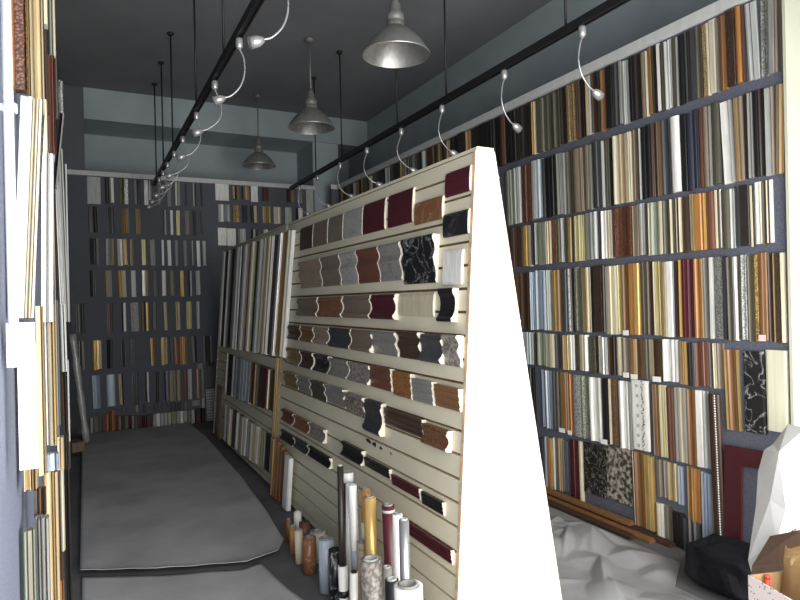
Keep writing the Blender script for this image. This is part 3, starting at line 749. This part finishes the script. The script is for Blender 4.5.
def spot(xr, y, sgn, label, grp, k):
    root = thing('spot_lamp', label, 'spot lamp', (xr, y, ZR - .0145), (0, 0, (0 if sgn > 0 else math.pi) + random.uniform(-.25, .25)), grp)
    bm = B(); lathe(bm, [(0,-.001),(.016,-.001),(.020,-.012),(.020,-.05),(.012,-.062),(0,-.062)], 14); obj('mount', bm, metal_sv, root)
    j = random.uniform(-.012, .012)
    pts = bez([(0,0,-.06),(-.022,0,-.11),(-.036+j,0,-.19),(-.012+j,0,-.265),(.045,0,-.318),(.085,0,-.335)], 8)
    bm = B(); tube(bm, pts, .0048, 8); obj('gooseneck', bm, metal_sv, root)
    bm = B(); lathe(bm, [(0,0),(.010,.001),(.017,.012),(.024,.028),(.026,.066),(.023,.066),(.019,.058),(0,.056)], 16)
    o = obj('lamp_head', bm, metal_sv, root, (.080,0,-.334), (0, math.radians(112), 0))
    bm = B(); lathe(bm, [(0,.0575),(.018,.0595),(.0185,.0625),(0,.0625)], 14); obj('lens', bm, mat('lens_glass', (.8,.8,.82), .12, .2), o)
LEFTPX = [281, 239, 214.5, 196.3, 182.5, 174, 167.6, 162.8, 159]
for i, p in enumerate(LEFTPX):
    spot(XT1, yrail(p, XT1), -1, f"silver gooseneck spot lamp, {ordinal(i+1)} from the shopfront on the aisle track", 'spot lamps on the aisle track', i)
RIGHTPX = [582, 504, 441.7, 401, 366.7, 340, 317.6, 299.4]
for i, p in enumerate(RIGHTPX):
    spot(XT2, yrail(p, XT2), 1, f"silver gooseneck spot lamp, {ordinal(i+1)} from the shopfront on the right-hand track", 'spot lamps on the right-hand track', i)

# ------------------------------------------------------------------ pendants
def pendant(px, py, t, R, label):
    d = ray(px, py); P = CAM + d * t
    root = thing('pendant_lamp', label, 'pendant lamp', P, group='dome pendant lamps')
    h = R * .82
    outer = [(R, 0), (R*.975, R*.06), (R*.90, R*.20), (R*.78, R*.37), (R*.62, R*.55), (R*.46, R*.69), (R*.34, R*.78), (R*.28, h)]
    bm = B(); lathe(bm, outer, 40); obj('shade', bm, metal_gr, root)
    bm = B(); lathe(bm, [(max(.001, r-.003), z + .0005 if i == 0 else z - .003) for i, (r, z) in enumerate(outer)] + [(0, h-.004)], 40); obj('reflector', bm, metal_in, root)
    bm = B(); lathe(bm, [(R+.0005, -.003), (R+.0025, 0), (R+.0025, .004), (R+.0005, .006), (R-.003, .003), (R+.0005, -.003)], 40); obj('rim', bm, metal_sv, root)
    n = R * .27
    bm = B(); lathe(bm, [(n, h+.0005), (n, h+.03), (n*.9, h+.034), (n*.9, h+.046), (n, h+.05), (n*.95, h+.085), (n*.66, h+.10), (n*.60, h+.15), (n*.4, h+.165), (n*.36, h+.19), (0, h+.19)], 24); obj('lamp_holder', bm, metal_gr, root)
    bm = B(); lathe(bm, [(0, h*.56), (R*.10, h*.58), (R*.15, h*.66), (R*.14, h*.75), (R*.08, h*.86), (R*.08, h*.97)], 20); obj('bulb', bm, mat('bulb_frosted', (.7,.7,.68), .25, 0, var=.03), root)
    bm = B(); tube(bm, [(0,0,h+.1905), (0,0,ZC-P.z-.0405)], .009); obj('stem', bm, metal_gr, root)
    bm = B(); lathe(bm, [(0,ZC-P.z-.0005),(.05,ZC-P.z-.0005),(.048,ZC-P.z-.022),(.02,ZC-P.z-.04),(0,ZC-P.z-.04)], 20); obj('ceiling_rose', bm, metal_gr, root)
pendant(396, 55, 4.1, .222, 'grey dome pendant nearest the shopfront')
pendant(311.5, 128, 6.12, .228, 'grey dome pendant midway down the shop')
pendant(259, 166, 7.75, .205, 'grey dome pendant nearest the far wall')

# ------------------------------------------------------------------ rolls of decorative film standing at the foot of the display
PLACED = []
def roll(px, wpx, ytop, X, m, label, core='sv', lean=0, band=None, z0=0.008):
    X -= .05; wpx *= 1.08
    best = None
    for o in sorted([k*.008 for k in range(-22, 23)], key=abs):
        P = solve(px, 0, X + o, .25); t = (P - CAM).dot(FW); r = wpx * t / FPX / 2
        if X + o + r > 1.30: continue
        if all((P.x-a)**2 + (P.y-c)**2 > (r + q + .010)**2 for a, c, q in PLACED): best = X + o; break
    X = best if best is not None else X
    P = solve(px, 0, X, .25); t = (P - CAM).dot(FW); r = wpx * t / FPX / 2
    PLACED.append((P.x, P.y, r))
    zt = on_axis(px, ytop, 0, X).z
    loc = Vector((X, P.y, z0)); h = zt - z0
    root = thing('film_roll', label, 'film roll', loc, (math.radians(-lean), math.radians(1.5), random.uniform(0, 3)) if not lean else (math.radians(lean), math.radians(1.5), 0), 'rolls of decorative film')
    bm = B(); lathe(bm, [(r*.72, 0), (r, 0), (r, h), (r*.72, h), (r*.72, h-.03), (r*.72, 0)], 22); obj('film', bm, m, root)
    bm = B(); lathe(bm, [(r*.48, .001), (r*.71, .001), (r*.71, h+.006), (r*.48, h+.006), (r*.48, .001)], 20); obj('core', bm, metal_sv if core == 'sv' else M(core), root)
    if band:
        z, bh, k = band
        bm = B(); lathe(bm, [(r+.0004, h*z), (r+.0014, h*z), (r+.0014, h*z+bh), (r+.0004, h*z+bh)], 22); o = obj('wrapper', bm, M(k), root); o['label'] = words_of(k) + ' wrapper band'
    return root, r, h
stone = lambda k: MM(k)
roll(288, 5, 519, 1.16, M('br'), 'slim orange film roll at the far end of the rolls')
roll(292.6, 6.4, 526, 1.13, M('or'), 'orange-brown film roll, second from the far end')
roll(298.6, 8, 530, 1.12, M('cr'), 'cream film roll with a woodgrain look in front of a brown one')
roll(297.6, 7, 512, 1.235, M('wh'), 'short white film roll standing behind the cream one', 'wh')
roll(304, 10, 522, 1.22, M('rb'), 'reddish-brown film roll behind the carved-look roll', 'db')
roll(308.4, 12.5, 537, 1.13, stone('mbrown'), 'red-brown marbled film roll with a grey end', 'gy')
roll(317.4, 14.5, 531, 1.225, M('cr'), 'yellow-cream film roll with a silver end', 'sv')
roll(326.6, 15, 539, 1.14, M('lb'), 'pale blue film roll with a silver end beside the black one', 'sv')
roll(334.4, 13, 550, 1.12, stone('mblack'), 'black marbled film roll in front of the tall dark ones', 'bk')
roll(342.2, 6, 468, 1.15, M('dk'), 'tall thin dark film roll, tallest at the middle of the group', 'lg')
roll(352.4, 10, 474, 1.245, M('mr'), 'tall maroon film roll with red and white label by its silver end', 'sv', band=(.93, .05, 'wh'))
roll(348.4, 6.4, 485, 1.175, M('wh'), 'tall white film roll in front of the maroon one', 'lg')
roll(357.4, 8, 486, 1.19, M('wh'), 'tall white film roll beside the orange-brown one', 'lb', band=(.3, .12, 'lb'))
roll(366.6, 10, 491, 1.225, M('or'), 'tall orange-brown film roll with its lower half wrapped pale pink', 'sv', band=(.30, .27, 'cr'))
roll(374, 12, 499, 1.15, M('go'), 'shiny gold film roll standing among the tall ones', 'sv')
roll(362, 12, 543, 1.11, stone('mtan'), 'thick stone-pattern film roll in front of the white ones', 'gy')
roll(375, 20, 560, 1.075, stone('specg'), 'thick grey speckled film roll in front of the gold one', 'lg')
roll(393.2, 12, 507, 1.2, M('mr'), 'tall maroon film roll with silver end beside a white one', 'sv', band=(.955, .012, 'lg'))
roll(398.6, 9.4, 517, 1.13, M('wh'), 'tall white film roll between maroon and silver ones', 'sv')
roll(406.2, 9.6, 523, 1.1, mat('film_silver', (.34,.34,.35), .3, .7, var=.05), 'tall silver film roll nearest the shopfront', 'lg')
roll(387.5, 9.5, 569, 1.17, stone('mgrey'), 'grey marbled film roll behind the black and white ones', 'lg')
roll(394.6, 13, 582, 1.04, M('bk'), 'black film roll with a pale end beside the thick white one', 'lg')
roll(412.4, 27, 588, 1.02, M('wh'), 'thickest white film roll nearest the shopfront', 'gy')
roll(344, 9, 566, 1.085, M('wh'), 'white film roll ringed with dark bands', 'bk', band=(.5, .03, 'bk'))
roll(352.6, 8, 573, 1.06, M('wh'), 'small white film roll in front of the stone-pattern one', 'bk')

# ------------------------------------------------------------------ left wall: mouldings standing edge-on to the shopfront
def left(p0, p1, y0, y1, Y, spec, label, lean=0.0, d=.04, name='frame_length', style=None, floor=False):
    pm = (p0+p1)/2
    z1 = on_axis(pm, y0, 1, Y).z; z0 = .012 if floor else on_axis(pm, y1, 1, Y).z; zm = (z0+z1)/2
    xa = solve(p0, 1, Y, on_axis(pm, (y0+min(y1,600))/2, 1, Y).z).x; xc = solve(p1, 1, Y, on_axis(pm, (y0+min(y1,600))/2, 1, Y).z).x
    bands = parse(f"0-1:{spec}")[2]
    o = make_sample(name, bands, xc-xa, z1-z0, ((xa+xc)/2, Y+d, zm), (0, math.radians(lean), 0), bframe, d)
    return tag(o, label, 'moulding length', 'mouldings standing along the left wall')
left(10.4, 13, -30, 86, 1.86, 'or', 'thin orange moulding edge beside the white pipe, at the top of the left wall')
left(13.2, 27, -30, 89, 1.92, 'rb*4/gd*', 'dark reddish ornate moulding high on the left wall beside the white pipe')
left(27.2, 31, -30, 96, 2.0, 'go/cr', 'thin gold moulding beside the reddish ornate one')
left(31.2, 42.8, -30, 114, 2.06, 'tl5/cr', 'wide tan moulding above the white pack on the left wall')
left(43, 47, -30, 24, 2.2, 'cr', 'short cream moulding above a brown one high on the left wall')
left(43.2, 47.6, 23, 112, 2.25, 'db', 'dark brown moulding under the short cream one on the left wall', -.5)
left(48, 54.8, -30, 54, 2.5, 'gn/cr', 'grey-green moulding highest of those by the dark wall edge')
left(47.8, 55.2, 54, 152, 2.42, 'rb3/mr', 'reddish-brown moulding below the grey-green one on the left wall')
left(55.6, 57.4, 58, 118, 2.7, 'ol', 'slim olive moulding right of the reddish-brown one')
for i, (a, c) in enumerate(((15.6, 23.4), (23.6, 30.4), (30.6, 37.6))):
    left(a, c, 95 + (0, 1, 2)[i], 318, 1.76 + .03*i, ('wh', 'wh2/cr', 'cr2/wh')[i], ('broad white moulding leaning beside the white pipe on the left wall', 'white moulding in the middle of the leaning white trio', 'cream-white moulding at the right of the leaning white trio')[i], 3.0, .03)
left(36.2, 39.6, 114, 300, 1.9, 'ol*', 'thin beaded olive moulding leaning right of the white trio', 3.6, .02)
left(41.6, 47, 98, 158, 2.1, 'cr', 'cream moulding above the wide white one beside the beaded moulding')
left(40.6, 53, 152, 322, 2.08, 'wh3/lg/wh2', 'wide white moulding right of the beaded one on the left wall', 1.2)
left(57, 63.2, 80, 122, 2.9, 'gy*', 'grey ornate moulding near the dark wall edge')
left(55.2, 60.4, 112, 188, 2.8, 'bk3/gy', 'black moulding leaning below the grey ornate one', 6)
left(57.2, 66, 148, 322, 3.2, 'sv2/gy/lg', 'silver ribbed moulding near the far end of the left wall', -1)
left(53.4, 56.8, 190, 320, 2.6, 'cr/dk', 'narrow cream and dark moulding left of the silver ribbed one')
left(66.2, 68.4, 164, 322, 4.2, 'wh', 'thin white moulding close to the far wall trim')
left(68.5, 70, 205, 330, 5.4, 'ch', 'thin charcoal moulding farthest along the left wall')
left(36.4, 44.4, 306, 476, 1.98, 'tl3/tn', 'tan moulding beside the white cards', 0)
left(22.6, 36, 352, 491, 1.93, 'tl2/gd/tn', 'tan moulding whose end shows below the white card', 0)
left(45, 55.4, 304, 446, 2.12, 'wh/cr3/go', 'cream moulding with gold edge, right of the tan one', 0)
left(55.8, 59.4, 300, 426, 2.3, 'gy/ol', 'slim grey moulding right of the cream and gold one', 0)
left(60, 66.6, 304, 372, 2.8, 'lg2/sv', 'pale grey moulding above a dark brown one on the left wall', -.6)
left(61.6, 67.4, 371, 434, 2.9, 'db/dk', 'dark brown moulding hanging under the pale grey one', -.6)
left(67.6, 69.6, 360, 442, 3.6, 'lg', 'thin pale moulding right of the dark brown one', 0)
left(52, 60, 426, 436, 2.3, 'sv/bk', 'stub of silver moulding above the blue-white block', 0)
left(57.2, 64, 437, 470, 2.45, 'cr/tn', 'cream moulding end beside the blue-white block', 0)
left(44.4, 58.4, 455, 472, 2.06, 'lb3/bl', 'short blue-white moulding block on top of the tall tan one', 0)
left(43, 59, 473, 640, 2.12, 'tl3/tl/tn', 'tall tan moulding standing on the floor under the blue-white block', 0, floor=True)
left(59.4, 64.2, 440, 552, 2.5, 'cr', 'narrow cream moulding right of the tall tan one', 0)
left(59.6, 64, 553, 580, 2.5, 'db', 'small dark brown block below the narrow cream moulding', 0)
left(59.8, 64.2, 581, 640, 2.5, 'or/br', 'orange-brown moulding below the small dark block', 0, floor=True)
left(64.6, 70.6, 432, 640, 2.95, 'bk/dk', 'black moulding standing on the floor beside the grey felt', 0, floor=True)
left(65.6, 70, 396, 470, 3.6, 'gy/dk', 'grey and dark moulding behind the black standing one', 0)
left(35.2, 49.6, 519, 640, 2.0, 'lg/gy/sv2/gy', 'silver-grey ribbed moulding standing on the floor nearest the fabric wall', 0, floor=True)
left(22.4, 35, 532, 640, 1.95, 'gn2/wg2/gn', 'olive-cream moulding standing lowest beside the fabric wall', 0, floor=True)
left(33.6, 45.6, 490, 517, 2.05, 'dk/br/bk', 'dark moulding stub above the silver-grey ribbed one', 0)
# two white cards
def card(p0, p1, y0, y1, Y, label):
    A = on_axis(p0, y0, 1, Y); C = on_axis(p1, y1, 1, Y)
    c = (A+C)/2
    bm = B(); box(bm, (A.x-c.x, -.002, C.z-c.z), (C.x-c.x, .002, A.z-c.z))
    tag(obj('hanging_card', bm, whitesheet, None, c), label, 'card', 'blank white cards')
card(6, 35.6, 323, 366, 1.66, 'upper blank white card over the left wall mouldings')
card(17, 38.4, 345, 468, 1.70, 'long blank white card hanging below the upper one')
# white pipe with clip on the fabric wall
P0 = on_axis(5, -30, 1, 1.62); P1 = on_axis(13.4, 326, 1, 1.62)
root = thing('mounted_pipe', 'thin white pipe running up the blue-grey fabric wall', 'pipe', P1)
bm = B(); tube(bm, [Vector((0,0,0)), P0 - P1], .0105, 12); obj('pipe', bm, pipe_w, root)
Pc = on_axis(9.8, 108, 1, 1.62) - P1
bm = B(); lathe(bm, [(.0108, -.01), (.015, -.01), (.015, .01), (.0108, .01)], 12); box(bm, (-.03, -.004, -.007), (-.0125, .004, .007)); obj('clip', bm, pipe_w, root, Pc)
# plastic-wrapped roll leaning in the far left corner
P0 = on_axis(72.4, 334, 1, 7.4); P1 = on_axis(86.4, 430, 1, 7.4); P1.z = .06
bm = B(); path = [P1 + (P0-P1)*k/10 - P1 for k in range(11)]
tube(bm, path, [.034 + .006*math.sin(k*2.1) for k in range(11)], 12)
tag(obj('wrapped_roll', bm, mat('wrap_silver', (.42,.42,.41), .35, .2, var=.2, scale=(30,30,30), bump=.4, bscale=40), None, P1), 'plastic-wrapped silver roll leaning in the far left corner', 'wrapped roll')
P = on_axis(79, 435, 2, .0)
bm = B(); box(bm, (-.06, -.09, .002), (.06, .09, .09)); box(bm, (-.062, -.092, .0905), (.062, .092, .10))
tag(obj('carton', bm, M('tp'), None, (P.x-.03, 7.15, .034), (0, 0, .4)), 'small taupe carton on the floor under the wrapped roll', 'carton')

# ------------------------------------------------------------------ felt sheets on the aisle floor
def interp(tab, y):
    tab = sorted(tab)
    if y <= tab[0][0]: return tab[0][1]
    for (a, p), (c, q) in zip(tab, tab[1:]):
        if y <= c: return p + (q-p)*(y-a)/(c-a)
    return tab[-1][1]
def sheet(xl, xr, ynear, yfar, nx, ny, z0, thick, seed, amp, curl=.022):
    bm = B(); g = []
    for j in range(ny+1):
        row = []
        for i in range(nx+1):
            s = i/nx; t = j/ny
            y = ynear(s) + (yfar(s)-ynear(s))*t
            x = interp(xl, y) + (interp(xr, y)-interp(xl, y))*s
            e = min(1-s, t*3.0)
            z = z0 + amp*(.5+.5*noise.noise(Vector((x*2.2+seed, y*1.6, seed)))) + amp*1.1*max(0, noise.noise(Vector((x*6, y*1.1+seed, 5)))) + curl*math.exp(-(e/.03)**1.0)
            row.append(bm.verts.new((x, y, z)))
        g.append(row)
    for j in range(ny):
        for i in range(nx):
            f = bm.faces.new((g[j][i], g[j][i+1], g[j+1][i+1], g[j+1][i])); f.smooth = True
    r = bmesh.ops.extrude_face_region(bm, geom=bm.faces[:])
    for v in [v for v in r['geom'] if isinstance(v, bmesh.types.BMVert)]: v.co.z += thick
    return bm
fp = lambda px, py: on_axis(px, py, 2, 0)
e = [fp(206, 441), fp(240, 481), fp(268, 520), fp(283, 546)]
xr_tab = [(p.y, p.x) for p in e] + [(8.0, 1.12)]
n0, n1, n2, n3 = fp(72, 581), fp(150, 580), fp(230, 574), fp(281, 556)
near = lambda s: interp([(0, n0.y), (.38, n1.y), (.75, n2.y), (.93, n3.y-.03), (1, n3.y+.12)], s)
bm = sheet([(0, -.05), (9, -.05)], xr_tab, near, lambda s: 8.08, 60, 140, .020, .004, 3.0, .010)
tag(obj('felt_sheet', bm, felt, None), 'long grey felt sheet covering the aisle floor to the far wall', 'floor sheet', 'grey felt sheets on the floor')
q = [fp(284, 553), fp(318, 582), fp(345, 600)]
bm = sheet([(-2, -.04), (9, -.04)], [(-1, .74)] + [(p.y, p.x - .17) for p in q], lambda s: YF + .02, lambda s: near(s*.86) + .02, 50, 80, .001, .003, 9.0, .006, 0)
tag(obj('felt_sheet', bm, felt, None), 'grey felt sheet nearest the shopfront, tucked under the longer one', 'floor sheet', 'grey felt sheets on the floor')

# ------------------------------------------------------------------ crumpled plastic between the display and the right wall
def crumple(name, x0, x1, y0, y1, nx, ny, seed, m, label, cat):
    rr = random.Random(seed); folds = []
    for k in range(95):
        c = Vector((rr.uniform(x0, x1+.1), rr.uniform(y0, y1), 0)); a = rr.gauss(.5, .8); l = rr.uniform(.15, .55)
        folds.append((c, Vector((math.cos(a), math.sin(a), 0)), l, rr.uniform(.025, .10), rr.uniform(.06, .22), rr.uniform(.5, 2.0)))
    bm = B(); g = []
    for j in range(ny+1):
        row = []
        for i in range(nx+1):
            s, t = i/nx, j/ny
            yy = y0+(y1-y0)*t; xe = min(x1, 2.66 + max(0, yy-2.2)*1.5)
            p = Vector((x0+(xe-x0)*s, yy, 0))
            edge = min(1, min(s*8, (1-s)*4), min(t, 1-t)*7)
            z = 0.02*(1+noise.noise(p*1.7))
            for c, d, l, h, w, sk in folds:
                q = p - c; al = abs(q.dot(d)); 
                if al > l: continue
                ac = q.x*d.y - q.y*d.x
                ac = ac/w if ac > 0 else -ac/(w*sk)
                if ac < 1: z = max(z, h*(1-ac)*(1-(al/l)**2)) + .15*min(z, h*(1-ac)*(1-(al/l)**2))
            row.append(bm.verts.new((p.x, p.y, z*edge + .004)))
        g.append(row)
    for j in range(ny):
        for i in range(nx): bm.faces.new((g[j][i], g[j][i+1], g[j+1][i+1], g[j+1][i])).smooth = True
    r = bmesh.ops.extrude_face_region(bm, geom=bm.faces[:])
    for v in [v for v in r['geom'] if isinstance(v, bmesh.types.BMVert)]: v.co.z += .003
    return tag(obj(name, bm, m), label, cat)
crumple('plastic_sheet', 1.98, 2.925, 1.75, 6.6, 110, 420, 21, plastic, 'crumpled translucent white plastic sheet on the floor behind the display', 'plastic sheet')

# ------------------------------------------------------------------ right-hand corner: sheet, black cloth, bag in a printed box
def at(px, py, t): return CAM + ray(px, py) * t
def facets(name, pts, faces, m, label, cat, th=.004, parent=None):
    c = sum(pts, Vector()) / len(pts)
    bm = B(); vs = [bm.verts.new(p-c) for p in pts]
    for f in faces: bm.faces.new([vs[i] for i in f])
    bmesh.ops.recalc_face_normals(bm, faces=bm.faces[:])
    bmesh.ops.solidify(bm, geom=bm.faces[:], thickness=th)
    o = obj(name, bm, m, parent, c)
    return tag(o, label, cat) if label else o
# stiff white sheet folded and propped against the cream post
pts = [at(788, 424, 2.95), at(773, 444, 2.93), at(758, 472, 2.93), at(756, 505, 2.9), at(748, 560, 2.86), at(752, 575, 2.8), at(779, 452, 2.72), at(786, 510, 2.7), at(776, 542, 2.72),
       at(806, 428, 2.8), at(806, 520, 2.66), at(768, 560, 2.7), at(764, 450, 2.9), at(770, 500, 2.78)]
facets('folded_sheet', pts, [(0,1,6),(0,6,9),(1,12,2,6),(2,13,6),(2,3,13),(13,7,6),(6,7,10,9),(3,4,13),(13,4,8),(13,8,7),(4,5,11,8),(7,8,10)], whitesheet, 'large folded white sheet propped against the cream post', 'folded sheet')
# black cloth bag slumped on the floor by the wall
bm = B()
c0 = on_axis(724, 600, 2, .0); c0 = Vector((2.87, 2.03, 0))
bmesh.ops.create_icosphere(bm, subdivisions=4, radius=1)
for v in bm.verts:
    n = noise.noise(v.co*2.1 + Vector((4, 2, 1)))
    sq = lambda x, p: math.copysign(abs(x)**p, x)
    v.co = Vector((sq(v.co.x, .55)*.16, sq(v.co.y, .6)*.20, max(0, .115 + sq(v.co.z, .5)*.105))) * (1 + .16*n)
    v.co.z = max(0.003, v.co.z)
tag(obj('cloth_bag', bm, black_cloth, None, c0), 'black cloth bag slumped on the floor under the maroon frame corner', 'bag')
# dark flat case tilted behind the carton
pts = [at(752, 566, 2.66), at(770, 536, 2.66), at(800, 530, 2.58), at(806, 560, 2.56), at(744, 646, 2.62), at(770, 655, 2.56)]
facets('dark_board', pts, [(0,1,2,3),(0,3,5,4)], M('db'), 'dark brown board tucked between the white sheet and the paper bag', 'board', .012)
# printed carton
def carton_print():
    m = bpy.data.materials.new('carton_print'); nt, b = nodes_of(m); L = nt.links
    tc = nt.nodes.new('ShaderNodeTexCoord'); mp = nt.nodes.new('ShaderNodeMapping'); mp.inputs['Scale'].default_value = (80, 80, 60)
    vo = nt.nodes.new('ShaderNodeTexVoronoi'); vo.inputs['Scale'].default_value = 1.0; vo.inputs['Randomness'].default_value = .55
    rp = nt.nodes.new('ShaderNodeValToRGB'); rp.color_ramp.interpolation = 'CONSTANT'
    e = rp.color_ramp.elements; e[0].position = 0; e[0].color = (.14,.05,.06,1); e[1].position = .24; e[1].color = (.62,.54,.53,1)
    L.new(tc.outputs['Object'], mp.inputs[0]); L.new(mp.outputs[0], vo.inputs['Vector']); L.new(vo.outputs['Distance'], rp.inputs[0]); L.new(rp.outputs[0], b.inputs['Base Color'])
    b.inputs['Roughness'].default_value = .7
    return m
def carton():
    t = 2.25
    A = at(748, 575, t); 
    root = thing('printed_carton', 'pale pinkish carton printed with small dark marks, holding a paper bag', 'carton', (A.x, A.y, 0.0))
    ang = math.radians(-106)
    root.rotation_euler = (0, 0, ang)
    W, D, H, th = .46, .30, A.z, .006
    m = carton_print()
    for nm, a, c in (('front_wall', (0, 0, 0), (W, th, H)), ('side_wall', (0, th+.0005, 0), (th, D, H)), ('side_wall', (W-th, th+.0005, 0), (W, D, H)), ('back_wall', (th+.0005, D-th, 0), (W-th-.0005, D, H)), ('base', (th+.0005, th+.0005, 0), (W-th-.0005, D-th-.0005, th))):
        bm = B(); box(bm, a, c); o = obj(nm, bm, m if nm == 'front_wall' else kraft, root)
    return root, A
root, A = carton()
# crumpled kraft bag standing in the carton with twisted handles
def bag():
    c = at(790, 585, 2.12)
    c = Vector((A.x + .115, A.y - .215, .0))
    zb, zt = .02, at(785, 551, 2.25).z
    rings = []
    bm = B(); nr, ns = 12, 36
    for k in range(nr+1):
        f = k/nr; z = zb + (zt-zb)*f
        ring = []
        for j in range(ns):
            a = 2*math.pi*j/ns
            sx = math.copysign(abs(math.cos(a))**.5, math.cos(a)); sy = math.copysign(abs(math.sin(a))**.5, math.sin(a))
            p = Vector((sx*(.15 + .012*f), sy*(.085 - .03*f*f), z))
            n = noise.noise(Vector((sx*2, sy*2, f*4)))*.022*f + noise.noise(Vector((sx*5+3, sy*5, f*8)))*.010*f
            p += Vector((sx*n, sy*n, .03*f*noise.noise(Vector((sx*1.7, sy*3, 9)))))
            ring.append(bm.verts.new(p))
        rings.append(ring)
    for a, c2 in zip(rings, rings[1:]):
        for j in range(ns):
            f = bm.faces.new((a[j], a[(j+1)%ns], c2[(j+1)%ns], c2[j])); f.smooth = True
    bm.faces.new(rings[0][::-1])
    bmesh.ops.solidify(bm, geom=bm.faces[:], thickness=.002)
    r = thing('paper_bag', 'crumpled brown paper bag standing in the printed carton', 'paper bag', c, (0, 0, math.radians(-106)))
    obj('bag_body', bm, kraft, r)
    for s in (-1, 1):
        pts = bez([(-.10, s*.045, zt-.06), (-.09, s*.06, zt+.0), (-.03, s*.07, zt+.035), (.03, s*.07, zt+.03), (.08, s*.055, zt-.01), (.09, s*.045, zt-.07)], 6)
        b2 = B(); tube(b2, pts, .008, 8); obj('handle', b2, kraft, r)
bag()
bm = B(); tube(bm, [(0,0,0), (.0,.0,.10)], .009, 12); 
P = at(766, 606, 2.24)
root = thing('marker_pen', 'red marker standing in the printed carton beside the paper bag', 'marker', P, (.05, .05, 0))
obj('barrel', bm, mat('marker_red', (.75,.05,.03), .4, 0, var=.05), root)
bm = B(); tube(bm, [(0,0,.1005), (0,0,.112)], .0095, 12); obj('cap', bm, mat('marker_red', (.75,.05,.03)), root)

# ------------------------------------------------------------------ daylight through the shopfront, camera
w = bpy.data.worlds.new('overcast_daylight'); SC.world = w; w.use_nodes = True
nt = w.node_tree
bg = nt.nodes['Background']
bg.inputs['Color'].default_value = (1.0, .99, .97, 1); bg.inputs['Strength'].default_value = 5.0
L = bpy.data.lights.new('shopfront_portal', 'AREA'); L.shape = 'RECTANGLE'; L.size = 3.4; L.size_y = 2.66
try: L.cycles.is_portal = True
except Exception: pass
lo = bpy.data.objects.new('shopfront_portal', L); COL.objects.link(lo); lo.location = (1.54, YF - .1, 1.33)
lo.rotation_euler = (math.radians(90), 0, 0)    # faces into the shop (+y)
cd = bpy.data.cameras.new('camera'); co = bpy.data.objects.new('camera', cd); COL.objects.link(co)
cd.sensor_width = 36.0; cd.lens = FPX / 800 * 36.0; cd.clip_start = .05
mw = Matrix((( RT.x, UP.x, -FW.x, CAM.x), (RT.y, UP.y, -FW.y, CAM.y), (RT.z, UP.z, -FW.z, CAM.z), (0, 0, 0, 1)))
co.matrix_world = mw
SC.camera = co
SC.view_settings.view_transform = 'Standard'; SC.view_settings.look = 'None'; SC.view_settings.gamma = 1.0
SC.view_settings.use_curve_mapping = False
SC.view_settings.exposure = 0.72
SC.cycles.max_bounces = 8; SC.cycles.diffuse_bounces = 5
SC.cycles.use_denoising = True
